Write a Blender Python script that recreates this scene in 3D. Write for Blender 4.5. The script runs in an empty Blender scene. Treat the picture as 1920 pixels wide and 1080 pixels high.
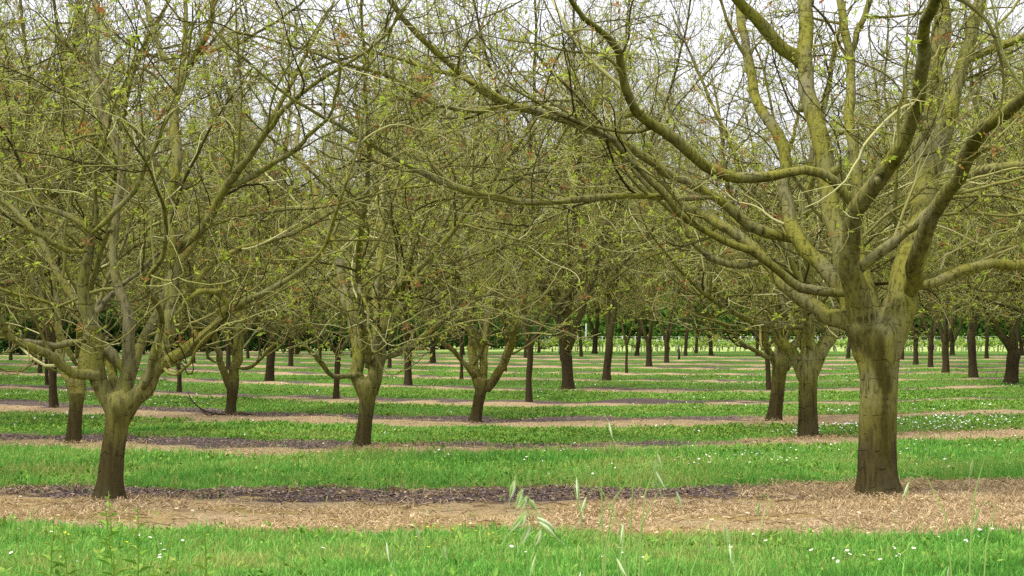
import bpy, math, random
import numpy as np
from mathutils import Vector

# ------------------------------------------------------------------ camera, world, sun, exposure
sc = bpy.context.scene
C = sc.collection
CAM_H, FOC, HOR = 1.6, 3500.0, 600.0          # metres, focal length and horizon row in photo pixels
cam_d = bpy.data.cameras.new('camera'); cam = bpy.data.objects.new('camera', cam_d); C.objects.link(cam)
cam.location = (0, 0, CAM_H); cam.rotation_euler = (math.pi/2, 0, 0)
cam_d.sensor_width = 36.0; cam_d.lens = 36.0*FOC/1920; cam_d.shift_y = (HOR-540)/1920
cam_d.clip_start = 0.1; cam_d.clip_end = 2000
cam_d.dof.use_dof = True; cam_d.dof.focus_distance = 19.0; cam_d.dof.aperture_fstop = 40.0
sc.camera = cam

SUN_EL, SUN_AZ = math.radians(60), math.radians(238)     # azimuth measured from +Y towards +X
w = bpy.data.worlds.new('World'); sc.world = w; w.use_nodes = True
nt = w.node_tree; nt.nodes.clear()
sky = nt.nodes.new('ShaderNodeTexSky'); sky.sky_type = 'NISHITA'; sky.sun_disc = False
sky.sun_elevation = SUN_EL; sky.sun_rotation = SUN_AZ; sky.air_density = 1.0; sky.dust_density = 3.0; sky.ozone_density = 1.0
hs = nt.nodes.new('ShaderNodeHueSaturation'); hs.inputs['Saturation'].default_value = 0.22; hs.inputs['Value'].default_value = 1.0
mixo = nt.nodes.new('ShaderNodeMixRGB'); mixo.inputs['Fac'].default_value = 0.72
mixo.inputs['Color2'].default_value = (11.0, 11.2, 12.2, 1)   # even cloud cover
bg = nt.nodes.new('ShaderNodeBackground'); bg.inputs['Strength'].default_value = 0.052
out = nt.nodes.new('ShaderNodeOutputWorld')
nt.links.new(sky.outputs[0], hs.inputs['Color']); nt.links.new(hs.outputs[0], mixo.inputs['Color1'])
# overcast luminance: the zenith is brighter than the horizon
tcw = nt.nodes.new('ShaderNodeTexCoord'); sepw = nt.nodes.new('ShaderNodeSeparateXYZ'); rw = nt.nodes.new('ShaderNodeValToRGB')
nt.links.new(tcw.outputs['Generated'], sepw.inputs[0]); nt.links.new(sepw.outputs['Z'], rw.inputs['Fac'])
rw.color_ramp.elements[0].position = 0.0; rw.color_ramp.elements[0].color = (0.46, 0.465, 0.52, 1)
rw.color_ramp.elements[1].position = 1.0; rw.color_ramp.elements[1].color = (1, 1, 1.03, 1)
vm = nt.nodes.new('ShaderNodeVectorMath'); vm.operation = 'SCALE'; vm.inputs['Scale'].default_value = 16.8
nt.links.new(rw.outputs[0], vm.inputs[0]); nt.links.new(vm.outputs[0], mixo.inputs['Color2'])
nt.links.new(mixo.outputs[0], bg.inputs['Color']); nt.links.new(bg.outputs[0], out.inputs['Surface'])

sd = bpy.data.lights.new('sun', 'SUN'); sun = bpy.data.objects.new('sun', sd); C.objects.link(sun)
sd.energy = 1.5; sd.angle = math.radians(11); sd.color = (1.0, 0.96, 0.88)
sv = Vector((math.sin(SUN_AZ)*math.cos(SUN_EL), math.cos(SUN_AZ)*math.cos(SUN_EL), math.sin(SUN_EL)))
sun.rotation_euler = sv.to_track_quat('Z', 'Y').to_euler(); sun.location = (0, 0, 30)

sc.view_settings.view_transform = 'Standard'; sc.view_settings.look = 'None'
sc.view_settings.exposure = 1.68; sc.view_settings.gamma = 1.0
sc.cycles.max_bounces = 5; sc.cycles.diffuse_bounces = 3; sc.cycles.glossy_bounces = 1
sc.cycles.transmission_bounces = 2; sc.cycles.transparent_max_bounces = 4
sc.cycles.caustics_reflective = False; sc.cycles.caustics_refractive = False
sc.cycles.use_denoising = False

rng = np.random.default_rng(11)

# ------------------------------------------------------------------ materials
def mat(name, rough=0.85, spec=0.25):
    m = bpy.data.materials.new(name); m.use_nodes = True
    t = m.node_tree; b = t.nodes['Principled BSDF']
    b.inputs['Roughness'].default_value = rough; b.inputs['Specular IOR Level'].default_value = spec
    return m, t, b
def N(t, kind, **kw):
    n = t.nodes.new(kind)
    for k, v in kw.items():
        if k in n.inputs: n.inputs[k].default_value = v
        else: setattr(n, k, v)
    return n
def ramp(t, fac, stops):
    r = t.nodes.new('ShaderNodeValToRGB'); e = r.color_ramp.elements
    while len(e) < len(stops): e.new(0.5)
    for i, (p, c) in enumerate(stops):
        e[i].position = p; e[i].color = (c[0], c[1], c[2], 1) if len(c) == 3 else c
    t.links.new(fac, r.inputs['Fac']); return r.outputs['Color']
def mix(t, fac, a, b, blend='MIX'):
    n = t.nodes.new('ShaderNodeMixRGB'); n.blend_type = blend
    for s, v in (('Fac', fac), ('Color1', a), ('Color2', b)):
        if hasattr(v, 'is_output'): t.links.new(v, n.inputs[s])
        else: n.inputs[s].default_value = v if s == 'Fac' else (*v, 1)
    return n.outputs[0]
def math_(t, op, a, b=0.0, clamp=False):
    n = t.nodes.new('ShaderNodeMath'); n.operation = op; n.use_clamp = clamp
    for i, v in enumerate((a, b)):
        if hasattr(v, 'is_output'): t.links.new(v, n.inputs[i])
        else: n.inputs[i].default_value = v
    return n.outputs[0]
def noise(t, vec, scale, detail=4, rough=0.55, stretch=None):
    if stretch:
        mp = t.nodes.new('ShaderNodeMapping'); mp.inputs['Scale'].default_value = stretch
        t.links.new(vec, mp.inputs['Vector']); vec = mp.outputs[0]
    n = t.nodes.new('ShaderNodeTexNoise'); n.inputs['Scale'].default_value = scale
    n.inputs['Detail'].default_value = detail; n.inputs['Roughness'].default_value = rough
    t.links.new(vec, n.inputs['Vector']); return n.outputs['Fac']

def bark_material(name, green, grey, dark, brown, moss_amt, foot_h=0.30):
    m, t, b = mat(name, 0.9, 0.06)
    tc = N(t, 'ShaderNodeTexCoord').outputs['Object']
    oi = N(t, 'ShaderNodeObjectInfo').outputs['Random']
    big = noise(t, tc, 2.2, 5)
    sh = math_(t, 'ADD', big, math_(t, 'MULTIPLY', math_(t, 'SUBTRACT', oi, 0.5), 0.0))
    g = ramp(t, sh, [(0.42, (1, 1, 1)), (0.70, (0, 0, 0))])
    col = mix(t, math_(t, 'MULTIPLY', g, moss_amt), grey, green)
    fine = noise(t, tc, 30, 5, 0.65, (1, 1, 0.3))
    col = mix(t, ramp(t, fine, [(0.30, (0.85, 0.85, 0.85)), (0.50, (0, 0, 0))]), col, dark)
    spk = noise(t, tc, 70, 2)
    col = mix(t, ramp(t, spk, [(0.64, (0, 0, 0)), (0.72, (0.5, 0.5, 0.5))]), col, (0.30, 0.30, 0.19))
    # brown weathered foot of the trunk, irregular upper edge
    sep = N(t, 'ShaderNodeSeparateXYZ'); t.links.new(tc, sep.inputs[0])
    z = math_(t, 'ADD', sep.outputs['Z'], math_(t, 'MULTIPLY', math_(t, 'SUBTRACT', noise(t, tc, 4, 5, 0.6, (1, 1, 0.5)), 0.5), 1.1))
    foot = math_(t, 'SUBTRACT', 1.0, math_(t, 'MULTIPLY', math_(t, 'SUBTRACT', z, foot_h), 1.5, True), True)
    col = mix(t, math_(t, 'MULTIPLY', foot, 0.85), col, brown)
    # broken dark ring scars
    zr = math_(t, 'ADD', sep.outputs['Z'], math_(t, 'MULTIPLY', noise(t, tc, 6, 3), 0.16))
    ring = math_(t, 'FRACT', math_(t, 'MULTIPLY', zr, 6.2))
    ringm = ramp(t, ring, [(0.0, (1, 1, 1)), (0.06, (0, 0, 0)), (0.97, (0, 0, 0)), (1.0, (1, 1, 1))])
    brk = ramp(t, noise(t, tc, 5, 2, 0.5, (1.5, 1.5, 3)), [(0.50, (0, 0, 0)), (0.56, (1, 1, 1))])
    rr = math_(t, 'MULTIPLY', ringm, brk)
    col = mix(t, math_(t, 'MULTIPLY', rr, 0.7), col, dark)
    # vertical fissures
    fis = noise(t, tc, 26, 4, 0.6, (1, 1, 0.10))
    col = mix(t, math_(t, 'MULTIPLY', ramp(t, fis, [(0.36, (1, 1, 1)), (0.46, (0, 0, 0))]), 0.55), col, dark)
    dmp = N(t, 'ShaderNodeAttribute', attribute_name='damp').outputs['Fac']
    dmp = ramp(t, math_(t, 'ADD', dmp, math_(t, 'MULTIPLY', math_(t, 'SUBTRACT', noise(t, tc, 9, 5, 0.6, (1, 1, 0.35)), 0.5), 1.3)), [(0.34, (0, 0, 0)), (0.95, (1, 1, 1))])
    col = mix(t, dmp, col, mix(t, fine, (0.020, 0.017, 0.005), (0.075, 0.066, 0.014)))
    t.links.new(col, b.inputs['Base Color'])
    bp = N(t, 'ShaderNodeBump'); bp.inputs['Strength'].default_value = 0.65; bp.inputs['Distance'].default_value = 0.012
    hgt = math_(t, 'ADD', math_(t, 'ADD', fine, math_(t, 'MULTIPLY', fis, 1.4)), math_(t, 'MULTIPLY', rr, -0.8))
    t.links.new(hgt, bp.inputs['Height']); t.links.new(bp.outputs[0], b.inputs['Normal'])
    return m
M_bark = bark_material('walnut_bark', (0.178, 0.170, 0.028), (0.165, 0.152, 0.082), (0.018, 0.015, 0.005), (0.038, 0.027, 0.014), 0.95)
M_greybark = bark_material('grey_walnut_bark', (0.150, 0.138, 0.020), (0.175, 0.155, 0.105), (0.022, 0.018, 0.009), (0.042, 0.030, 0.018), 0.6)

M_brownbark = bark_material('brown_walnut_bark', (0.105, 0.096, 0.020), (0.085, 0.072, 0.042), (0.016, 0.012, 0.006), (0.040, 0.028, 0.016), 0.75, 0.55)
def attr_mat(name, stops, rough=0.7, spec_=0.2, trans=0.0, noise_amt=0.25, nscale=3.0):
    m, t, b = mat(name, rough, spec_*0.35)
    a = N(t, 'ShaderNodeAttribute', attribute_name='tint').outputs['Fac']
    col = ramp(t, a, stops)
    tc = N(t, 'ShaderNodeTexCoord').outputs['Object']
    nz = noise(t, tc, nscale, 3)
    v = math_(t, 'ADD', 1.0-noise_amt, math_(t, 'MULTIPLY', nz, 2*noise_amt))
    cv = N(t, 'ShaderNodeCombineXYZ')
    for i in range(3): t.links.new(v, cv.inputs[i])
    col = mix(t, 1.0, col, cv.outputs[0], 'MULTIPLY')
    t.links.new(col, b.inputs['Base Color'])
    if trans > 0:
        tr = N(t, 'ShaderNodeBsdfTranslucent'); t.links.new(col, tr.inputs['Color'])
        ms = N(t, 'ShaderNodeMixShader'); ms.inputs[0].default_value = trans
        t.links.new(b.outputs[0], ms.inputs[1]); t.links.new(tr.outputs[0], ms.inputs[2])
        t.links.new(ms.outputs[0], t.nodes['Material Output'].inputs['Surface'])
    return m
M_twig = attr_mat('mossy_twigs', [(0.0, (0.030, 0.024, 0.008)), (0.38, (0.092, 0.083, 0.023)), (0.62, (0.215, 0.205, 0.062)), (1.0, (0.44, 0.42, 0.20))], 0.85, 0.15, 0, 0.3, 1.5)
M_leaf = attr_mat('young_leaves', [(0.0, (0.29, 0.10, 0.045)), (0.18, (0.33, 0.19, 0.045)), (0.30, (0.38, 0.38, 0.045)), (1.0, (0.32, 0.44, 0.05))], 0.55, 0.3, 0.45, 0.15, 2)
M_grass = attr_mat('grass_blades', [(0.0, (0.35, 0.39, 0.11)), (0.3, (0.23, 0.44, 0.085)), (0.65, (0.135, 0.36, 0.055)), (1.0, (0.07, 0.20, 0.028))], 0.6, 0.25, 0.35, 0.25, 0.8)
M_weed = attr_mat('broad_leaves', [(0.0, (0.26, 0.33, 0.06)), (0.5, (0.14, 0.28, 0.03)), (1.0, (0.06, 0.17, 0.025))], 0.55, 0.3, 0.25, 0.15, 2)
M_litter = attr_mat('dead_leaves', [(0.0, (0.05, 0.036, 0.033)), (0.5, (0.15, 0.108, 0.092)), (0.85, (0.34, 0.24, 0.19)), (1.0, (0.52, 0.43, 0.36))], 0.8, 0.2, 0, 0.2, 4)
M_straw = attr_mat('straw_stalks', [(0.0, (0.10, 0.06, 0.03)), (0.5, (0.34, 0.245, 0.115)), (1.0, (0.66, 0.51, 0.33))], 0.8, 0.2, 0, 0.2, 3)
M_forest = attr_mat('forest_leaves', [(0.0, (0.02, 0.045, 0.008)), (0.5, (0.045, 0.105, 0.016)), (1.0, (0.11, 0.20, 0.03))], 0.7, 0.2, 0.2, 0.3, 0.25)
M_vine = attr_mat('vine_leaves', [(0.0, (0.14, 0.24, 0.03)), (1.0, (0.36, 0.50, 0.09))], 0.6, 0.2, 0.3, 0.15, 2)
M_oat = attr_mat('oat_spikelets', [(0.0, (0.16, 0.30, 0.05)), (0.5, (0.36, 0.50, 0.16)), (1.0, (0.72, 0.76, 0.60))], 0.5, 0.3, 0.35, 0.1, 20)
def plain(name, c, rough=0.8, nsc=8, amt=0.25, trans=0):
    m, t, b = mat(name, rough, 0.2)
    tc = N(t, 'ShaderNodeTexCoord').outputs['Object']
    d = tuple(x*(1-amt) for x in c); l = tuple(min(1, x*(1+amt)) for x in c)
    t.links.new(ramp(t, noise(t, tc, nsc, 4), [(0.35, d), (0.65, l)]), b.inputs['Base Color']); return m
M_petal = plain('daisy_petals', (0.80, 0.80, 0.78), 0.6, 20, 0.04)
M_yolk = plain('flower_yellow', (0.75, 0.58, 0.02), 0.5, 20, 0.08)
M_post = plain('weathered_posts', (0.42, 0.42, 0.40), 0.8, 3, 0.25)
M_stake = plain('dark_wood', (0.05, 0.038, 0.025), 0.8, 6, 0.3)
M_vstem = plain('vine_stem_bark', (0.055, 0.04, 0.025), 0.9, 10, 0.3)
M_white = plain('white_paint', (0.7, 0.7, 0.68), 0.5, 3, 0.06)

# ------------------------------------------------------------------ mesh helpers
def mesh_from(name, V, loops, sizes, mats, midx=None, tint=None, smooth=True):
    me = bpy.data.meshes.new(name)
    V = np.ascontiguousarray(V, dtype=np.float32); loops = np.ascontiguousarray(loops, dtype=np.int32)
    sizes = np.ascontiguousarray(sizes, dtype=np.int32)
    me.vertices.add(len(V)); me.vertices.foreach_set('co', V.ravel())
    me.loops.add(len(loops)); me.loops.foreach_set('vertex_index', loops)
    me.polygons.add(len(sizes))
    st = np.zeros(len(sizes), dtype=np.int32); st[1:] = np.cumsum(sizes)[:-1]
    me.polygons.foreach_set('loop_start', st); me.polygons.foreach_set('loop_total', sizes)
    if midx is not None: me.polygons.foreach_set('material_index', np.ascontiguousarray(midx, dtype=np.int32))
    me.polygons.foreach_set('use_smooth', np.full(len(sizes), smooth, dtype=bool))
    if tint is not None:
        at = me.attributes.new('tint', 'FLOAT', 'POINT'); at.data.foreach_set('value', np.ascontiguousarray(tint, dtype=np.float32))
    for m in mats: me.materials.append(m)
    me.update(calc_edges=True); return me
class Geo:
    """collects batches of vertices / faces for one mesh"""
    def __init__(s): s.V = []; s.L = []; s.S = []; s.M = []; s.T = []; s.n = 0
    def add(s, V, F, mi=0, tint=0.5):
        V = np.asarray(V, dtype=np.float32).reshape(-1, 3); F = np.asarray(F, dtype=np.int64)
        s.V.append(V); s.L.append((F+s.n).ravel()); s.S.append(np.full(len(F), F.shape[1])); s.M.append(np.full(len(F), mi))
        s.T.append(np.broadcast_to(np.asarray(tint, dtype=np.float32), (len(V),)).copy()); s.n += len(V)
    def mesh(s, name, mats, smooth=True):
        return mesh_from(name, np.concatenate(s.V), np.concatenate(s.L), np.concatenate(s.S), mats, np.concatenate(s.M), np.concatenate(s.T), smooth)
def norm(a): return a/np.maximum(np.linalg.norm(a, axis=-1, keepdims=True), 1e-9)
def tubes(geo, P, R, sides, mi=0, tint=0.5, cap=False):
    """P (B,M,3) polylines, R (B,M) radii -> tapered tubes"""
    P = np.asarray(P, float); R = np.asarray(R, float); B, M, _ = P.shape
    T = np.empty_like(P); T[:, 1:-1] = P[:, 2:]-P[:, :-2]; T[:, 0] = P[:, 1]-P[:, 0]; T[:, -1] = P[:, -1]-P[:, -2]; T = norm(T)
    ref = np.where(np.abs(T[:, 0, 2:3]) < 0.8, np.array([[0, 0, 1.0]]), np.array([[1.0, 0, 0]]))
    n = norm(np.cross(T[:, 0], ref)); rings = []
    a = np.arange(sides)*2*math.pi/sides; ca, sa = np.cos(a), np.sin(a)
    for k in range(M):
        n = norm(n-(n*T[:, k]).sum(-1, keepdims=True)*T[:, k]); b = np.cross(T[:, k], n)
        rings.append(P[:, k, None]+R[:, k, None, None]*(ca[None, :, None]*n[:, None]+sa[None, :, None]*b[:, None]))
    V = np.stack(rings, 1)                                   # B,M,s,3
    i = np.arange(sides); j = (i+1) % sides
    q = np.stack([i, j, j+sides, i+sides], -1)[None]+(np.arange(M-1)*sides)[:, None, None]
    F = (q.reshape(1, -1, 4)+(np.arange(B)*M*sides)[:, None, None]).reshape(-1, 4)
    tt = np.broadcast_to(np.asarray(tint, float).reshape(-1, 1), (B, M*sides)).ravel() if np.ndim(tint) else tint
    geo.add(V.reshape(-1, 3), F, mi, tt)
    if cap:
        for e, rev in ((0, True), (M-1, False)):
            idx = np.arange(sides)[::-1] if rev else np.arange(sides)
            off = (np.arange(B)*M*sides+e*sides)[:, None]+idx[None]
            s_ = geo.n-B*M*sides
            geo.L.append((off+s_).ravel()); geo.S.append(np.full(B, sides)); geo.M.append(np.full(B, mi))
def catmull(P, n):
    """smooth resample of control rows (k, c) to n rows, about evenly spaced"""
    P = np.asarray(P, float); k = len(P)
    Q = np.vstack([2*P[0]-P[1], P, 2*P[-1]-P[-2]])
    t = np.linspace(0, k-1, n*6); i = np.minimum(t.astype(int), k-2); f = (t-i)[:, None]
    p0, p1, p2, p3 = Q[i], Q[i+1], Q[i+2], Q[i+3]
    D = 0.5*((2*p1)+(-p0+p2)*f+(2*p0-5*p1+4*p2-p3)*f*f+(-p0+3*p1-3*p2+p3)*f**3)
    s = np.concatenate([[0], np.cumsum(np.linalg.norm(np.diff(D[:, :3], axis=0), axis=1))])
    u = np.linspace(0, s[-1], n)
    return np.stack([np.interp(u, s, D[:, c]) for c in range(D.shape[1])], 1)
def link(me, name, parent=None, loc=None):
    o = bpy.data.objects.new(name, me); C.objects.link(o)
    if parent is not None: o.parent = parent
    if loc is not None: o.location = loc
    return o
def tag(o, label=None, cat=None, group=None, kind=None):
    if label: o['label'] = label
    if cat: o['category'] = cat
    if group: o['group'] = group
    if kind: o['kind'] = kind
    return o
def gd(py): return CAM_H*FOC/(py-HOR)                      # ground distance of a photo row
def gx(px, d): return (px-960)/FOC*d

# ------------------------------------------------------------------ ground with orchard strips
# brown band of each tree row: (photo column, upper edge row, lower edge row) -> curves in the ground plane
BANDS = [
 [(-400,920,985),(0,915,989),(480,917,998),(960,917,1003),(1280,914,1005),(1600,908,1006),(1920,896,1008),(2300,885,1008)],
 [(-400,803,832),(0,810,844),(480,826,859),(960,833,851),(1440,826,841),(1680,815,831),(1920,803,825),(2300,790,818)],
 [(-400,742,760),(0,750,771),(480,772,794),(960,784,804),(1440,781,799),(1680,777,788),(1920,769,776),(2300,760,770)],
 [(-400,712,722),(0,720,731),(480,740,750),(960,753,764),(1440,753,761),(1680,750,756),(1920,745,749),(2300,739,745)],
 [(-400,690,696),(0,696,702),(480,714,721),(960,727,734),(1440,731,737),(1680,727,731),(1920,721,725),(2300,716,720)],
 [(-400,677,681),(0,681,685),(480,696,701),(960,709,713),(1440,714,718),(1920,707,710),(2300,703,706)],
 [(-400,669,672),(0,672,675),(480,685,689),(960,696,700),(1440,701,705),(1920,695,699),(2300,692,695)],
 [(-400,663,665),(0,665,668),(480,676,679),(960,685,689),(1440,690,694),(1920,688,691),(2300,685,688)],
 [(-400,659,661),(0,661,663),(480,668,670),(960,678,681),(1440,683,686),(1920,680,683)],
 [(0,656,658),(480,663,665),(960,671,674),(1440,675,678),(1920,673,675)],
 [(0,652,654),(480,659,661),(960,666,668),(1440,669,671),(1920,668,670)]]
bandc = []
for bnd in BANDS:
    far = np.array([(gx(p, gd(a)), gd(a)) for p, a, b in bnd]); near = np.array([(gx(p, gd(b)), gd(b)) for p, a, b in bnd])
    bandc.append((near, far))
def lowfreq(x, y, s, seed):
    r = np.random.default_rng(seed); v = 0
    for k in range(6):
        a = r.uniform(0, 6.28); f = s*r.uniform(0.5, 2.2); v = v+np.sin((x*np.cos(a)+1.7*y*np.sin(a))*f+r.uniform(0, 6.28))
    return v/6
def zone(x, y):
    """per point: brown (0..1 soft), litter share (0 front .. 1 back of the band), band index"""
    br = np.zeros(len(x)); fr = np.zeros(len(x)); bi = np.full(len(x), -1)
    y = y+(.22*lowfreq(x, y, 1.5, 77)+.30*lowfreq(x, y, 4.5, 78)+.22*lowfreq(x, y, 11, 79))*np.clip(y/20, .6, 1.8)
    for k, (near, far) in enumerate(bandc):
        a = np.interp(x, near[:, 0], near[:, 1]); b = np.interp(x, far[:, 0], far[:, 1])
        if k > 0: b = np.maximum(b, a+0.9)
        s = 0.10+0.003*y
        v = np.clip((y-a)/s+0.5, 0, 1)*np.clip((b-y)/s+0.5, 0, 1)
        m = v > br; br[m] = v[m]; fr[m] = ((y-a)/(b-a))[m]; bi[m] = k
    return br, fr, bi
def hgt(x, y):
    h = 0.02*np.sin(x*1.3+0.4*y)*np.sin(y*0.9)+0.012*np.sin(3.1*x-1.7*y)
    br, fr, bi = zone(np.atleast_1d(x).astype(float), np.atleast_1d(y).astype(float))
    for bx, by in ((3.34, 16.87), (-3.49, 16.09), (-1.85, 22.86), (3.97, 25.0), (-.57, 29.5), (4.15, 29.6)):
        h = h+0.012*np.exp(-((x-bx)**2+(y-by)**2)/.16)
    return h*np.clip(np.asarray(y)/12, 0, 1)+0.012*br*np.sin(np.clip(fr, 0, 1)*math.pi)

ys = np.concatenate([np.arange(0.5, 11, 0.5), np.arange(11, 48, 0.12), np.arange(48, 95.2, 0.35)])
us = np.linspace(-0.42, 0.42, 260)
Y, U = np.meshgrid(ys, us, indexing='ij'); X = U*(Y+6)
xf, yf = X.ravel(), Y.ravel()
br, fr, bi = zone(xf, yf)
Z = hgt(xf, yf)
# low dark mound of mulch between two rows
md = gd(755); mx = gx(1200, md)
mdist = np.sqrt(((xf-mx)/1.3)**2+((yf-md-0.3)/0.8)**2); Z = Z+0.08*np.exp(-mdist**2*2)
gn, gm = len(ys), len(us)
ii = (np.arange(gn-1)[:, None]*gm+np.arange(gm-1)[None]).ravel()
F = np.stack([ii, ii+1, ii+1+gm, ii+gm], 1)
me = mesh_from('orchard_ground', np.stack([xf, yf, Z], 1), F.ravel(), np.full(len(F), 4), [])
lit = np.clip((fr-np.where(bi == 0, 0.67, 0.52))*6+0.5, 0, 1)
uu = xf/np.maximum(yf, 1)
lit = lit*np.where((bi <= 2), np.clip((0.17-uu)*9+0.15, 0.12, 1), 0.75)
lit = np.maximum(lit, np.clip(1.6-mdist, 0, 1)); brg = np.maximum(br, np.clip(1.5-1.5*mdist, 0, 1))
for nm, v in (('brown', brg), ('litter', lit), ('first', (bi == 0).astype(float))):
    at = me.attributes.new(nm, 'FLOAT', 'POINT'); at.data.foreach_set('value', v.astype(np.float32))
m, t, b = mat('orchard_soil', 0.95, 0.1)
tc = N(t, 'ShaderNodeTexCoord').outputs['Object']
A = lambda n_: N(t, 'ShaderNodeAttribute', attribute_name=n_).outputs['Fac']
n1 = noise(t, tc, 6, 6, 0.65); n2 = noise(t, tc, 38, 4, 0.7); n3 = noise(t, tc, 1.1, 5, 0.6, (0.5, 1.3, 1)); n4 = noise(t, tc, 150, 3, 0.7)
tan = ramp(t, n2, [(0.30, (0.14, 0.085, 0.052)), (0.46, (0.32, 0.235, 0.125)), (0.62, (0.45, 0.34, 0.195)), (0.76, (0.60, 0.48, 0.33))])
tan = mix(t, math_(t, 'MULTIPLY', ramp(t, n3, [(0.46, (0, 0, 0)), (0.62, (1, 1, 1))]), math_(t, 'MULTIPLY', A('first'), 0.75)), tan, (0.29, 0.205, 0.05))
tan = mix(t, ramp(t, n1, [(0.32, (0.5, 0.5, 0.5)), (0.5, (0, 0, 0))]), tan, (0.16, 0.095, 0.065))
drk = ramp(t, n4, [(0.30, (0.030, 0.019, 0.020)), (0.5, (0.105, 0.078, 0.070)), (0.68, (0.23, 0.175, 0.15))])
lmask = ramp(t, math_(t, 'ADD', A('litter'), math_(t, 'MULTIPLY', math_(t, 'SUBTRACT', n1, 0.5), 1.0)), [(0.38, (0, 0, 0)), (0.62, (1, 1, 1))])
brown = mix(t, lmask, tan, drk)
grs = ramp(t, n2, [(0.30, (0.045, 0.075, 0.013)), (0.5, (0.085, 0.165, 0.022)), (0.70, (0.14, 0.24, 0.03))])
patch = ramp(t, noise(t, tc, 0.9, 5, 0.65, (0.6, 1.6, 1)), [(0.55, (0, 0, 0)), (0.70, (0.75, 0.75, 0.75))])
grs = mix(t, patch, grs, (0.12, 0.10, 0.05))
gmask = ramp(t, math_(t, 'ADD', A('brown'), math_(t, 'MULTIPLY', math_(t, 'ADD', math_(t, 'MULTIPLY', math_(t, 'SUBTRACT', n1, 0.5), 1.1), math_(t, 'MULTIPLY', math_(t, 'SUBTRACT', noise(t, tc, 1.6, 4, 0.6, (0.5, 1.2, 1)), 0.5), 1.1)))), [(0.40, (0, 0, 0)), (0.58, (1, 1, 1))])
col = mix(t, gmask, grs, brown)
t.links.new(col, b.inputs['Base Color'])
bp = N(t, 'ShaderNodeBump'); bp.inputs['Strength'].default_value = 0.8; bp.inputs['Distance'].default_value = 0.03
t.links.new(math_(t, 'ADD', n2, math_(t, 'MULTIPLY', n4, 0.5)), bp.inputs['Height']); t.links.new(bp.outputs[0], b.inputs['Normal'])
me.materials.append(m)
tag(link(me, 'ground'), kind='structure')
# wide field below and beyond, out to the horizon
m2, t, b = mat('far_field', 0.95, 0.1)
tc = N(t, 'ShaderNodeTexCoord').outputs['Object']
t.links.new(ramp(t, noise(t, tc, 0.35, 6, 0.6), [(0.35, (0.19, 0.25, 0.06)), (0.6, (0.27, 0.33, 0.10)), (0.75, (0.36, 0.36, 0.17))]), b.inputs['Base Color'])
g = Geo(); g.add([(-900, -200, -0.08), (900, -200, -0.08), (900, 1500, -0.08), (-900, 1500, -0.08)], [(0, 1, 2, 3)])
tag(link(g.mesh('field', [m2]), 'field'), kind='structure')

# ------------------------------------------------------------------ grass, weeds, litter, straw (countless: one object each)
def blades(n, x, y, z, h, wdt, tint, lean=0.45, mi=0, geo=None):
    a = rng.uniform(0, 2*math.pi, n); la = rng.uniform(0, 2*math.pi, n); lr = np.abs(rng.normal(0, lean, n))*h
    dx, dy = np.cos(a)*wdt/2, np.sin(a)*wdt/2; ex, ey = np.cos(la)*lr, np.sin(la)*lr
    V = np.empty((n, 5, 3))
    V[:, 0] = np.stack([x-dx, y-dy, z-0.01], 1); V[:, 1] = np.stack([x+dx, y+dy, z-0.01], 1)
    V[:, 2] = np.stack([x+dx*.8+ex*.35, y+dy*.8+ey*.35, z+h*.6], 1); V[:, 3] = np.stack([x-dx*.8+ex*.35, y-dy*.8+ey*.35, z+h*.6], 1)
    V[:, 4] = np.stack([x+ex, y+ey, z+h], 1)
    o = (np.arange(n)*5)[:, None]; n0 = geo.n
    geo.add(V.reshape(-1, 3), o+np.array([[0, 1, 2, 3]]), mi, np.repeat(tint, 5))
    geo.L.append((o+np.array([[3, 2, 4]])+n0).ravel()); geo.S.append(np.full(n, 3)); geo.M.append(np.full(n, mi))
def scatter(n, d0, d1, mar=1.6):
    y = rng.uniform(d0, d1, n); k = 0.2743*d1+mar; x = rng.uniform(-k, k, n)
    ok = np.abs(x) < 0.2743*y+mar; return x[ok], y[ok]
G = Geo()
spans = [(10.6, 12.4, 3600), (12.4, 14.6, 3000), (14.6, 19.0, 1900), (19.0, 23.6, 1700), (23.6, 28, 1000), (28, 35, 700), (35, 42, 450), (42, 52, 260), (52, 66, 150), (66, 95, 80)]
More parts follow.
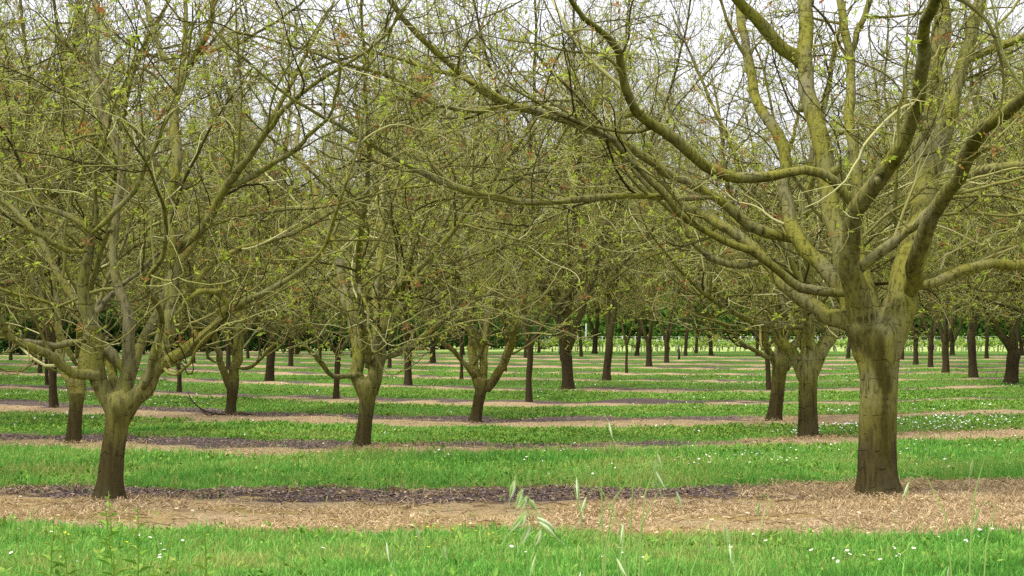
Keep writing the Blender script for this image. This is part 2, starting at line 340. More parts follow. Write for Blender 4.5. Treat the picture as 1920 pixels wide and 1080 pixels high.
for d0, d1, dens in spans:
    n = int(dens*(d1-d0)*2*(0.2743*d1+1.6))
    x, y = scatter(n, d0, d1)
    br, fr, bi = zone(x, y)
    edge = lowfreq(x, y, 5, 3)*0.35+lowfreq(x, y, 14, 4)*0.35
    thin = lowfreq(x, y, 1.3, 5)
    keep = (br+edge+rng.normal(0, 0.16, len(x)) < 0.42)
    keep &= rng.random(len(x)) < np.where(y > 23, np.clip(0.72+thin*1.8, 0.06, 1), np.clip(0.95+thin*.9, .3, 1))
    # sparse tufts inside the brown band of the near rows
    keep |= (rng.random(len(x)) < np.where(y > 20, .03, .015)*(br > 0.5)*np.clip(.4+lowfreq(x, y, 3, 71)*2, 0, 2))
    x, y, thin, brk = x[keep], y[keep], thin[keep], br[keep]
    h = rng.gamma(6, 0.0105, len(x))*(1+0.7*lowfreq(x, y, 2.2, 8)+.6*lowfreq(x, y, 8, 18))*np.where(y < 15, 0.72, np.where(y < 23.6, 0.95, np.clip(13.0/y, .2, .5)))
    h = np.clip(h, 0.012, 0.22)*np.where(brk > 0.35, 0.6, 1)
    tint = np.clip(0.45+0.55*lowfreq(x, y, 1.1, 9)+.35*lowfreq(x, y, 9, 19)+rng.normal(0, 0.16, len(x))+np.where((y > 23.6) & (y < 80), -0.05, 0)+.22*lowfreq(x, y, 4.5, 17), 0, 1)
    tint = np.where(brk > 0.35, tint*0.4, tint)
    tint = np.where(y < 23, np.clip(tint-0.08, 0, 1), tint)
    blades(len(x), x, y, hgt(x, y), h, rng.uniform(0.75, 1.35, len(x))*(0.0055+0.00030*y), tint, geo=G)
tag(link(G.mesh('grass', [M_grass], False), 'grass'), 'short bright green grass in strips between the tree rows', 'grass', kind='stuff')

G = Geo()
def flat_leaves(geo, x, y, z, L, wd, tint, tilt, mi=0):
    n = len(x); a = rng.uniform(0, 6.28, n); tl = rng.uniform(0, tilt, n)
    d = np.stack([np.cos(a)*np.cos(tl), np.sin(a)*np.cos(tl), np.sin(tl)], 1); s = np.stack([-np.sin(a), np.cos(a), rng.normal(0, .25, n)], 1)
    p = np.stack([x, y, z], 1); L = np.asarray(L)[:, None]; wd = np.asarray(wd)[:, None]
    V = np.stack([p, p+d*L*.45+s*wd/2, p+d*L, p+d*L*.45-s*wd/2], 1)
    geo.add(V.reshape(-1, 3), (np.arange(n)*4)[:, None]+np.array([[0, 1, 2, 3]]), mi, np.repeat(tint, 4))
for d0, d1, dens in ((11, 15, 14), (17, 23, 40), (23, 29, 170), (29, 42, 120), (42, 60, 40)):
    n = int(dens*(d1-d0)*2*(0.2743*d1+1)); x, y = scatter(n, d0, d1)
    br, fr, bi = zone(x, y); cl = lowfreq(x, y, 2.0, 21)
    keep = (br+lowfreq(x, y, 5, 3)*0.3 < 0.45) & (rng.random(len(x)) < np.clip(0.5+cl*1.5, 0.05, 1)); x, y, cl = x[keep], y[keep], cl[keep]
    for k in range(5):
        m_ = len(x)
        flat_leaves(G, x+rng.normal(0, .02, m_), y+rng.normal(0, .02, m_), hgt(x, y)+np.where(y > 23, rng.uniform(0.005, 0.03, m_), rng.uniform(0.02, 0.07, m_)), rng.uniform(.03, .07, m_), rng.uniform(.018, .035, m_), np.clip(0.35+cl*0.5+rng.normal(0, .2, m_), 0, 1), 1.0)
tag(link(G.mesh('ground_cover', [M_weed], False), 'ground_cover'), 'broad leaved clover and dandelion plants among the grass', 'ground cover', kind='stuff')

G = Geo()
for d0, d1, dens in ((15.5, 19.5, 1500), (21, 26, 520), (26, 34, 260), (34, 46, 120)):
    n = int(dens*(d1-d0)*2*(0.2743*d1+1)); x, y = scatter(n, d0, d1)
    br, fr, bi = zone(x, y); p = (br > 0.3)*np.where(fr+0.12*lowfreq(x, y, 4, 31) > np.where(bi == 0, 0.67, 0.52), 1.0, 0.05)
    p = p*np.where(bi <= 2, np.clip((0.17-x/y)*9+0.15, 0.10, 1), 1)
    keep = rng.random(len(x)) < p; x, y = x[keep], y[keep]; m_ = len(x)
    flat_leaves(G, x, y, hgt(x, y)+rng.uniform(0.003, 0.022, m_), rng.uniform(.02, .05, m_), rng.uniform(.01, .028, m_), rng.beta(1.6, 2.2, m_), 0.35)
tag(link(G.mesh('leaf_litter', [M_litter], False), 'leaf_litter'), 'dark purple brown dead leaf litter along the tree rows', 'leaf litter', kind='stuff')

G = Geo()
for d0, d1, dens in ((13.6, 18.5, 900), (21, 26, 300), (26, 34, 90)):
    n = int(dens*(d1-d0)*2*(0.2743*d1+1)); x, y = scatter(n, d0, d1)
    br, fr, bi = zone(x, y); p = (br > 0.25)*np.where((fr < 0.5) | (x/y > 0.12), 1.0, 0.12)*np.clip(0.45+lowfreq(x, y, 1.6, 41)*1.6+lowfreq(x, y, 7, 42)*.8+np.where(x/y > .1, .35, 0), .04, 1)
    keep = rng.random(len(x)) < p; x, y = x[keep], y[keep]; m_ = len(x)
    a = rng.uniform(0, 6.28, m_); L = rng.uniform(.03, .13, m_); z = hgt(x, y)+rng.uniform(.004, .03, m_)
    b_ = a+rng.normal(0, .5, m_); e = rng.uniform(0, .05, m_)
    P = np.stack([np.stack([x, y, z], 1), np.stack([x+np.cos(a)*L*.5, y+np.sin(a)*L*.5, z+e], 1), np.stack([x+np.cos(a)*L*.5+np.cos(b_)*L*.5, y+np.sin(a)*L*.5+np.sin(b_)*L*.5, z+e*.4], 1)], 1)
    tubes(G, P, np.tile([.0015, .0014, .0009], (m_, 1))*rng.uniform(.8, 1.8, (m_, 1)), 3, 0, rng.beta(2, 1.6, m_))
    k = m_//7     # pale chips and small stones
    flat_leaves(G, x[:k], y[:k], z[:k], rng.uniform(.02, .05, k), rng.uniform(.02, .04, k), rng.uniform(.6, 1, k), .3)
for bx, by in ((3.34, 16.87), (-3.49, 16.09), (-1.85, 22.86), (3.97, 25.0)):
    n = 500; rr_ = np.abs(rng.normal(.26, .16, n)); th = rng.uniform(0, 6.28, n); x = bx+np.cos(th)*rr_; y = by+np.sin(th)*rr_; z = hgt(x, y)+rng.uniform(0, .035, n); a = rng.uniform(0, 6.28, n); L = rng.uniform(.04, .12, n)
    P = np.stack([np.stack([x, y, z], 1), np.stack([x+np.cos(a)*L*.5, y+np.sin(a)*L*.5, z+rng.uniform(0, .03, n)], 1), np.stack([x+np.cos(a)*L, y+np.sin(a)*L, z-.01], 1)], 1)
    tubes(G, P, np.tile([.0018, .0016, .001], (n, 1)), 3, 0, rng.beta(1.6, 1.8, n))
# short broken prunings and clods among the straw
n = 900; x, y = scatter(n*3, 13.6, 18.6); br, fr, bi = zone(x, y); ok = br > .5; x, y = x[ok][:n], y[ok][:n]; n = len(x)
a = rng.uniform(0, 6.28, n); L = rng.uniform(.05, .28, n); z = hgt(x, y)+rng.uniform(.005, .03, n)
P = np.stack([np.stack([x, y, z], 1), np.stack([x+np.cos(a)*L*.5+rng.normal(0, .01, n), y+np.sin(a)*L*.5, z+rng.uniform(0, .03, n)], 1), np.stack([x+np.cos(a)*L, y+np.sin(a)*L, z], 1)], 1)
tubes(G, P, np.tile([.004, .0035, .002], (n, 1))*rng.uniform(.6, 1.4, (n, 1)), 4, 0, rng.uniform(0, .25, n))
tag(link(G.mesh('straw', [M_straw], False), 'straw'), 'tan dead grass stalks and chips strewn under the front trees', 'straw', kind='stuff')

# ------------------------------------------------------------------ walnut trees
def rot_about(v, ax, ang):
    c, s = np.cos(ang)[..., None], np.sin(ang)[..., None]
    return v*c+np.cross(ax, v)*s+ax*((ax*v).sum(-1, keepdims=True))*(1-c)
def grow(p, d, L, n, r0, r1, wig, trop, r):
    """p,d (B,3), L (B,), r0,r1 (B,) -> polylines (B,n,3), radii (B,n)"""
    B = len(p); P = np.empty((B, n, 3)); P[:, 0] = p; step = (L/(n-1))[:, None]; d = norm(d)
    kink = r.normal(0, 1, (B, 3)); floor_j = r.uniform(0, .5, B)
    for k in range(1, n):
        kink = 0.35*kink+0.9*r.normal(0, 1, (B, 3))
        d = norm(d+kink*wig+np.array([0, 0, 1.0])*np.reshape(trop, (-1, 1)) if np.ndim(trop) else d+kink*wig+np.array([0, 0, trop]))
        P[:, k] = P[:, k-1]+d*step
        low = (P[:, k, 2] < 1.2+floor_j) & (d[:, 2] < 0.25) & (P[:, k, 2] > .9); d[low, 2] += 0.45
    t = np.linspace(0, 1, n)[None]
    return P, r0[:, None]*(1-t)**0.8+r1[:, None]*(1-(1-t)**0.8)
def spawn(P, R, per, t0, t1, a0, a1, l0, l1, n, wig, trop, rf, rmax, rmin, r, weight=None):
    B, M, _ = P.shape; k = np.asarray(per) if np.ndim(per) else np.full(B, per)
    idx = np.repeat(np.arange(B), k); q = len(idx)
    t = r.uniform(t0, t1, q); f = t*(M-1); i = np.minimum(f.astype(int), M-2); w_ = (f-i)[:, None]
    p = P[idx, i]*(1-w_)+P[idx, i+1]*w_; tg = norm(P[idx, i+1]-P[idx, i]); pr = R[idx, i]*(1-w_[:, 0])+R[idx, i+1]*w_[:, 0]
    rv = r.normal(0, 1, (q, 3)); rv[:, 2] *= 0.7; ax = norm(np.cross(tg, rv))
    d = rot_about(tg, ax, r.uniform(a0, a1, q))
    r0 = np.clip(pr*rf, rmin, rmax)*r.uniform(.8, 1.1, q)
    L = r.uniform(l0, l1, q)*(1.0-0.35*t)
    return grow(p, d, L, n, r0, np.full(q, rmin*0.6), wig, trop, r)

def tracepts(s, D, base, dz0, dz1):
    """'px,py,w px,py,w ...' traced widths -> local points with own depth"""
    a = np.array([[float(v) for v in q.split(',')] for q in s.split()]); u = np.linspace(0, 1, len(a))
    d = D+dz0+(dz1-dz0)*u**1.6
    return np.stack([(a[:, 0]-960)/FOC*d-base[0], d-base[1], CAM_H+(HOR-a[:, 1])/FOC*d, a[:, 2]/2/FOC*d], 1)

def build_tree(trunk, limbs, r, dens=1.0, leafy=.5, bare=0.0, fine=True, damp=(), stains=()):
    """trunk: rows (x,y,z,r); limbs: list of rows (x,y,z,r). Returns trunk mesh, limb meshes, crown mesh."""
    tk = catmull(trunk, 26)
    z = tk[:, 2]; tk[:, 3] *= 1+0.22*np.exp(-np.maximum(z, 0)/0.09)      # root flare
    tg_ = Geo(); tubes(tg_, tk[None, :, :3], tk[None, :, 3], 22, cap=True)
    LP = []
    for l in limbs:
        n = 34; q = catmull(l, n)
        q[:, 3] *= 1+0.05*np.sin(np.arange(n)*1.1+r.uniform(0, 6))*r.uniform(.4, 1)
        q[:, :3] += (np.sin(np.arange(n)[:, None]*r.uniform(.5, .9, 3)+r.uniform(0, 6, 3))*0.35*q[:, 3:4])*np.clip(np.arange(n)/6, 0, 1)[:, None]
        for c_ in r.uniform(3, 31, 4): q[:, 3] *= 1+r.uniform(.03, .13)*np.exp(-((np.arange(n)-c_)/1.0)**2)      # knots
        q[2:-1, :3] += r.normal(0, .19, (n-3, 3))*q[2:-1, 3:4]*np.array([1, 1, .6])
        LP.append(q)
        d0 = np.linalg.norm(q[0, :3]-tk[:, :3], axis=1).min()
        if d0 >= 0.22: q[:3, 3] *= (.45, .78, .95)
        if d0 < 0.22:      # the collar where a limb leaves the trunk belongs to the trunk
            s = np.concatenate([[0], np.cumsum(np.linalg.norm(np.diff(q[:, :3], axis=0), axis=1))]); k = max(3, int(np.searchsorted(s, 2.3*q[0, 3]+0.05)))
            c = q[:k].copy(); c[:, 3] *= np.linspace(1.06, 1.005, k)
            tubes(tg_, c[None, :, :3], c[None, :, 3], 16, cap=True)
    tm = tg_.mesh('trunk', [])
    o = bpy.data.objects.new('tmp', tm); C.objects.link(o)
    md_ = o.modifiers.new('r', 'REMESH'); md_.mode = 'VOXEL'; md_.voxel_size = 0.016 if fine else 0.03
    sm = o.modifiers.new('s', 'SMOOTH'); sm.factor = 0.5; sm.iterations = 7 if fine else 3
    dg = bpy.context.evaluated_depsgraph_get(); tm2 = bpy.data.meshes.new_from_object(o.evaluated_get(dg))
    bpy.data.objects.remove(o); bpy.data.meshes.remove(tm)
    vv = np.empty(len(tm2.vertices)*3, dtype=np.float32); tm2.vertices.foreach_get('co', vv); vv = vv.reshape(-1, 3)
    ax_ = np.stack([np.interp(vv[:, 2], tk[:, 2], tk[:, 0]), np.interp(vv[:, 2], tk[:, 2], tk[:, 1])], 1); rel = vv[:, :2]-ax_; rr_ = np.linalg.norm(rel, axis=1); th = np.arctan2(rel[:, 1], rel[:, 0])
    ph_ = r.uniform(0, 6.28, 5); low_ = np.clip(1-vv[:, 2]/.35, 0, 1)
    f_ = .018*np.sin(3*th+ph_[0]+vv[:, 2]*2)+.012*np.sin(7*th+ph_[1]+vv[:, 2]*3)+.010*np.sin(vv[:, 2]*21+2*th+ph_[2])+.007*np.sin(13*th+ph_[4]+vv[:, 2]*6)+low_*.09*np.maximum(0, np.sin(4*th+ph_[3]))
    vv[:, :2] += rel*f_[:, None]; tm2.vertices.foreach_set('co', vv.ravel())
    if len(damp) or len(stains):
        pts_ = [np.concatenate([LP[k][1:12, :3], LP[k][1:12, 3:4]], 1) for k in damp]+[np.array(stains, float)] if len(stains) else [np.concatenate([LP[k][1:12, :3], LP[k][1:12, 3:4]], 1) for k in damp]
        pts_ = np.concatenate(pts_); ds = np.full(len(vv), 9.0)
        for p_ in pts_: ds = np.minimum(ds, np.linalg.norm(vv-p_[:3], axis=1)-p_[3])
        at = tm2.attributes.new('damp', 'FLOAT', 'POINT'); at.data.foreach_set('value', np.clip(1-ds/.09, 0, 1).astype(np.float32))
    tm2.polygons.foreach_set('use_smooth', np.full(len(tm2.polygons), True)); tm2.name = 'trunk'
    lms = []
    for q in LP:
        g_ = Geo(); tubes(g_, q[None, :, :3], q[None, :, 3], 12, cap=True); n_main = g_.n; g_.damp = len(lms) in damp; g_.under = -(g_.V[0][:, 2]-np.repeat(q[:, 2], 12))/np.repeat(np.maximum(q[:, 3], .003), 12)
        if fine:      # pruning stubs and knuckles along the limb
            for i_ in r.integers(5, 26, 3):
                if q[i_, 3] < .014: continue
                tg2 = norm(q[i_+1, :3]-q[i_, :3]); o_ = norm(np.cross(tg2, r.normal(0, 1, 3))+tg2*.35); rs_ = q[i_, 3]*r.uniform(.28, .5); L_ = q[i_, 3]+r.uniform(.01, .07)
                tubes(g_, np.array([[q[i_, :3], q[i_, :3]+o_*q[i_, 3]*.8, q[i_, :3]+o_*L_, q[i_, :3]+o_*(L_+.006)]]), np.array([[rs_*1.5, rs_*1.35, rs_, rs_*.7]]), 8, cap=True)
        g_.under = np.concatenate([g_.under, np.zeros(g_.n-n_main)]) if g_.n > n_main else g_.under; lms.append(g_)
    # crown
    P = np.stack([q[:, :3] for q in LP]); R = np.stack([q[:, 3] for q in LP])
    Ls = np.linalg.norm(np.diff(P, axis=1), axis=2).sum(1)
    cr = Geo()
    per = np.maximum(2, (Ls*4.6*dens).astype(int))
    P1, R1 = spawn(P, R, per, .10, .98, 1.25*.4, 1.25, .8, 2.3, 13, .145, .012, .45, .018, .0070, r)
    thickp = np.interp(R1[:, 0], [0.0070, 0.018], [0, 1])*bare
    keep = r.random(len(P1)) > thickp; P1, R1 = P1[keep], R1[keep]
    keep = ~((P1[:, 0, 2] < 1.2) & (R1[:, 0] < 0.03) & (r.random(len(P1)) < .6)); P1, R1 = P1[keep], R1[keep]
    tubes(cr, P1, R1, 5, 0, np.clip(r.normal(.45, .26, len(P1)), 0, 1))
    P2, R2 = spawn(P1, R1, 5, .15, 1, .4, 1.2, .35, .95, 8, .22, .02, .6, .0072, .0038, r)
    tubes(cr, P2, R2, 4, 0, np.clip(r.normal(.48, .30, len(P2)), 0, 1))
    P3, R3 = spawn(P2, R2, 4 if fine else 5, .2, 1, .4, 1.1, .12, .42, 5, .24, .03, .7, .0040, .0026, r)
    tubes(cr, P3, R3, 3, 0, np.clip(r.normal(.50, .32, len(P3)), 0, 1))
    # young leaves in small clusters at twig ends
    tips = np.concatenate([P3[:, -1], P3[:, 2], P2[:, -1]]); m_ = r.random(len(tips)) < 0.52*leafy; tips = tips[m_]
    bronze = r.random(len(tips)) < 0.13
    for k in range(3):
        n = len(tips); d = norm(r.normal(0, 1, (n, 3))+np.array([0, 0, .25])); s = norm(np.cross(d, r.normal(0, 1, (n, 3))))
        L = r.uniform(.025, .065, n)[:, None]; W = L*r.uniform(.28, .42, n)[:, None]
        V = np.stack([tips, tips+d*L*.45+s*W/2, tips+d*L, tips+d*L*.45-s*W/2], 1)
        tt = np.where(bronze, r.uniform(0, .22, n), r.uniform(.28, 1, n))
        cr.add(V.reshape(-1, 3), (np.arange(n)*4)[:, None]+np.array([[0, 1, 2, 3]]), 1, np.repeat(tt, 4))
    # opening leaf sprays: a few compound leaves fanned out from one bud
    sp = np.concatenate([P2[:, -1], P1[:, -1]]); sp = sp[r.random(len(sp)) < .13*leafy/.4]; bz = r.random(len(sp)) < .22
    for k in range(9):
        n = len(sp); d = norm(r.normal(0, 1, (n, 3))*np.array([1, 1, .5])+np.array([0, 0, .15])); s = norm(np.cross(d, np.array([0, 0, 1.0])+r.normal(0, .4, (n, 3))))
        L = r.uniform(.04, .09, n)[:, None]; W = L*r.uniform(.30, .42, n)[:, None]; c_ = sp+d*L*.15
        V = np.stack([c_, c_+d*L*.5+s*W/2, c_+d*L-np.array([0, 0, .2])*L, c_+d*L*.5-s*W/2], 1)
        cr.add(V.reshape(-1, 3), (np.arange(n)*4)[:, None]+np.array([[0, 1, 2, 3]]), 1, np.repeat(np.where(bz, r.uniform(0, .2, n), r.uniform(.45, 1, n)), 4))
    # catkins
    c0 = P2[r.random(len(P2)) < 0.13][:, 5]; n = len(c0)
    j = r.normal(0, .012, (n, 3)); Lc = r.uniform(.05, .11, n)
    dn = lambda f: c0+np.stack([j[:, 0]*f, j[:, 1]*f, -Lc*f], 1)
    tubes(cr, np.stack([dn(0), dn(.3), dn(.7), dn(1)], 1), np.tile([.002, .0065, .0065, .002], (n, 1)), 4, 1, r.uniform(.3, .9, n))
    return tm2, lms, cr

def extend(l, r, L, wig=.10, trop=.05, n=9):
    """carry a traced limb on past the end of its trace"""
    p = l[-1, :3]; d = l[-1, :3]-l[-2, :3]
    P, R = grow(p[None], d[None], np.array([L]), n, np.array([l[-1, 3]]), np.array([max(.006, l[-1, 3]*.2)]), wig, trop, r)
    return np.vstack([l, np.concatenate([P[0, 1:], R[0, 1:, None]], 1)])
def procedural_limbs(r, base, r0, nmain, H, spread=(.38, .82), phase=None, sec=3, low=1.0):
    """main stems and their heavy side limbs, from a fork at base"""
    out = []; ph = r.uniform(0, 6.28) if phase is None else phase
    for k in range(nmain):
        a = ph+k*2*math.pi/nmain+r.normal(0, .25); inc = r.uniform(*spread) if k else r.uniform(.22, .5)
        d = np.array([math.sin(inc)*math.cos(a), math.sin(inc)*math.sin(a), math.cos(inc)])
        L = H*r.uniform(.85, 1.1)
        P, R = grow(np.array([base])-d*0.03, d[None], np.array([L]), 20, np.array([r0*r.uniform(.55, .72)]), np.array([.010]), .075, .035, r)
        out.append(np.concatenate([P[0], R[0, :, None]], 1))
        for s in range(sec):
            t = r.uniform(.10, .30) if s < 1 else r.uniform(.15, .6); i = int(t*19); tg = P[0, i+1]-P[0, i]; tg /= np.linalg.norm(tg)
            aa = a+r.normal(0, 1.2); o = np.array([math.cos(aa), math.sin(aa), r.uniform(-.1, .8) if s < 1 else r.uniform(.2, 1.1)])
            dd = norm(o+tg*.35)
            Q, S = grow(P[0, i][None], dd[None], np.array([r.uniform(2.4, 4.3)*(1-.4*t)*low]), 16, np.array([R[0, i]*r.uniform(.45, .62)]), np.array([.008]), .10, .018, r)
            out.append(np.concatenate([Q[0], S[0, :, None]], 1))
    return out

def make_tree(name, meshes, loc, bark, label, group=None, cat='tree', special={}):
    tm, lms, cr = meshes
    root = bpy.data.objects.new(name, None); C.objects.link(root); root.location = loc
    tag(root, label, cat, group)
    tm.materials.append(bark); link(tm, 'trunk', root)
    for k, g_ in enumerate(lms):
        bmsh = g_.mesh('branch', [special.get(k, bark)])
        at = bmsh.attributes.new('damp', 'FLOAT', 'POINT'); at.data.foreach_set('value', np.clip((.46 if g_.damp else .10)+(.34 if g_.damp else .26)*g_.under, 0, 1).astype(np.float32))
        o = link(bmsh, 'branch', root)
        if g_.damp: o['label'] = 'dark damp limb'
    link(cr.mesh('crown', [M_twig, M_leaf]), 'crown', root)
    return root
def copy_tree(root, loc, rz, s, label, group=None):
    c = root.copy(); C.objects.link(c); c.location = loc; c.rotation_euler = (0, 0, rz); c.scale = s
    c['label'] = label
    if group: c['group'] = group
    elif 'group' in c: del c['group']
    for ch in root.children:
        d = ch.copy(); C.objects.link(d); d.parent = c
    return c

GROUP = 'walnut trees of the orchard'
# --- the big tree in front: traced scaffold, each limb with its own depth
def hero(px, py, trunk_s, limb_s, seed, back=(), dens=1.0, dz_trunk=0.0, leafy=.45, bare=.3, damp=(), stains=()):
    r = np.random.default_rng(seed); D = gd(py); base = (gx(px, D), D, float(hgt(gx(px, D), D)[0]))
    tk = tracepts(trunk_s, D, base, 0, dz_trunk); base = np.array(base); tk[:, 2] -= base[2]; tk[0, 2] = -0.04
    limbs = []
    for s, dz0, dz1, ext in limb_s:
        l = tracepts(s, D, base, dz0, dz1); l[:, 2] -= base[2]
        if ext: l = catmull(l, 20); l = extend(l, r, ext)
        limbs.append(l)
    for z0, a, inc, L, r0 in back:
        p = np.array([0, 0, 0.]); i = np.argmin(np.abs(tk[:, 2]-z0)); p = tk[i, :3]*1.0; p[2] = z0
        d = np.array([math.sin(inc)*math.cos(a), math.sin(inc)*math.sin(a), math.cos(inc)])
        P, R = grow(p[None], d[None], np.array([L]), 20, np.array([r0]), np.array([.009]), .08, .03, r)
        limbs.append(np.concatenate([P[0], R[0, :, None]], 1))
        Q, S = spawn(P, R, 3, .15, .6, .5, 1.1, 1.8, 3.2, 14, .10, .02, .55, .05, .012, r)
        for k in range(3): limbs.append(np.concatenate([Q[k], S[k, :, None]], 1))
    return tuple(base), build_tree(tk, limbs, r, dens, leafy, bare, True, damp, stains)

RT = '1648,932,78 1645,880,73 1645,800,71 1647,720,71 1646,670,80 1645,630,84 1644,606,64'
RL = [
 ('1630,665,58 1610,610,54 1599,545,46 1592,490,38 1602,440,36 1614,385,34 1638,345,31 1665,300,30 1700,240,28 1722,180,27 1733,100,25 1738,40,23 1752,0,21', 0, -2.3, 3.0),
 ('1606,395,24 1575,352,21 1545,327,19 1515,320,18 1460,329,18 1395,332,20 1340,318,21 1290,285,21 1245,252,20 1205,222,19 1187,190,18 1170,150,16 1155,92,14 1135,66,12 1100,42,11 1080,12,10', -.35, -2.0, 1.6),
 ('1602,600,46 1588,540,38 1580,470,35 1572,420,34 1556,370,34 1543,310,34 1530,250,34 1518,190,32 1513,130,30 1512,70,28 1510,0,26', .12, 1.5, 3.2),
 ('1511,135,28 1490,106,28 1455,76,26 1425,50,24 1405,30,22 1388,0,20', 1.15, .8, 2.4),
 ('1596,590,38 1565,532,35 1545,505,32 1520,475,29 1500,445,28 1487,410,26 1475,350,25 1467,290,23 1455,252,21 1430,220,20 1415,180,18 1407,130,18 1400,80,16 1388,20,14', .15, 1.7, 2.4),
 ('1508,455,24 1480,445,23 1445,437,22 1405,424,21 1370,395,19 1335,368,18 1290,345,17 1240,315,17 1200,285,17 1160,263,17 1100,240,17 1040,220,16 985,205,16 945,198,15 905,170,13 855,130,12 810,90,11 770,50,10 738,8,10', .6, -1.0, 1.5),
 ('940,199,11 900,208,10 860,206,9 820,196,9 780,175,8 740,150,8 700,134,7 640,118,6 580,95,5', -.85, -1.4, 0.8),
 ('985,206,9 940,184,8 880,150,8 800,128,8 740,106,7 690,100,6 640,112,5', -.7, -.2, 0.8),
 ('1606,548,26 1575,550,20 1545,547,18 1510,540,18 1485,526,17 1465,510,17 1440,492,16 1405,472,15 1380,462,14 1340,442,13 1300,417,13 1270,396,12 1250,370,12 1215,335,11 1180,300,11 1150,262,10 1120,245,8', -.10, -.7, 1.2),
 ('1335,370,13 1290,371,13 1240,370,12 1180,369,12 1100,371,12 985,381,13 920,370,12 850,350,11 780,317,10 720,285,9 660,250,8 620,225,7 560,195,6', .0, -1.6, 1.2),
 ('1608,605,42 1575,596,34 1540,582,30 1500,560,27 1470,536,25 1445,500,22 1400,452,20 1355,425,18 1320,402,17 1280,386,15 1250,365,14 1225,340,12 1190,305,11 1150,262,10', 0, .9, 1.4),
 ('1444,490,14 1420,492,13 1380,500,12 1345,490,12 1315,470,11 1290,436,11 1268,404,9 1240,380,8 1205,340,7 1170,300,6', .45, .2, 1.0),
 ('1658,655,66 1685,595,60 1702,530,54 1714,480,50 1721,420,50 1728,350,46 1735,280,40 1742,200,38 1750,120,36 1758,50,34 1766,-20,32', .05, 1.7, 3.2),
 ('1722,405,38 1745,330,32 1765,270,30 1785,210,28 1800,150,26 1810,90,24 1825,30,22 1842,-25,20', .6, .9, 2.6),
 ('1808,118,18 1850,95,17 1890,78,15 1925,66,14 1985,40,12', .75, .3, 1.8),
 ('1692,585,24 1700,556,34 1707,528,36 1712,500,34 1727,450,31 1760,396,29 1795,340,28 1813,300,28 1822,268,27 1845,243,26 1880,214,24 1920,180,22 1985,130,18', .12, -2.8, 2.2),
 ('1602,520,24 1620,497,23 1660,465,20 1710,430,19 1750,392,19 1785,352,18 1820,326,17 1855,317,16 1920,310,15 2000,300,12', -.12, -1.0, 1.8),
 ('1712,538,28 1745,532,21 1780,522,20 1830,501,19 1870,492,19 1920,495,18 2010,478,15', .05, .5, 1.8),
 ('1650,620,34 1632,560,28 1616,490,22 1606,420,21 1607,350,20 1600,300,19 1593,250,19 1595,200,18 1600,150,17 1592,80,16 1570,0,14', .12, 1.5, 2.4),
 ('1597,105,13 1608,65,12 1625,20,11 1632,-20,10', 1.3, 1.3, 2.0),
 ('1668,560,22 1730,525,15 1800,505,14 1840,488,13 1900,460,12 1980,430,10', .25, 1.9, 1.6),
]
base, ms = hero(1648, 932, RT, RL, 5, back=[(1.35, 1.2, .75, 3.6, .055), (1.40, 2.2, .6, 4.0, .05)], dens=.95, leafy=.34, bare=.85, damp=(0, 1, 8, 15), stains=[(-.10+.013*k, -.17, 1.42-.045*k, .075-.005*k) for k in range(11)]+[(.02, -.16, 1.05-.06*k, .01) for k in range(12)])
make_tree('walnut_tree', ms, base, M_bark, 'big mossy walnut tree with the thickest trunk, standing in front', GROUP)

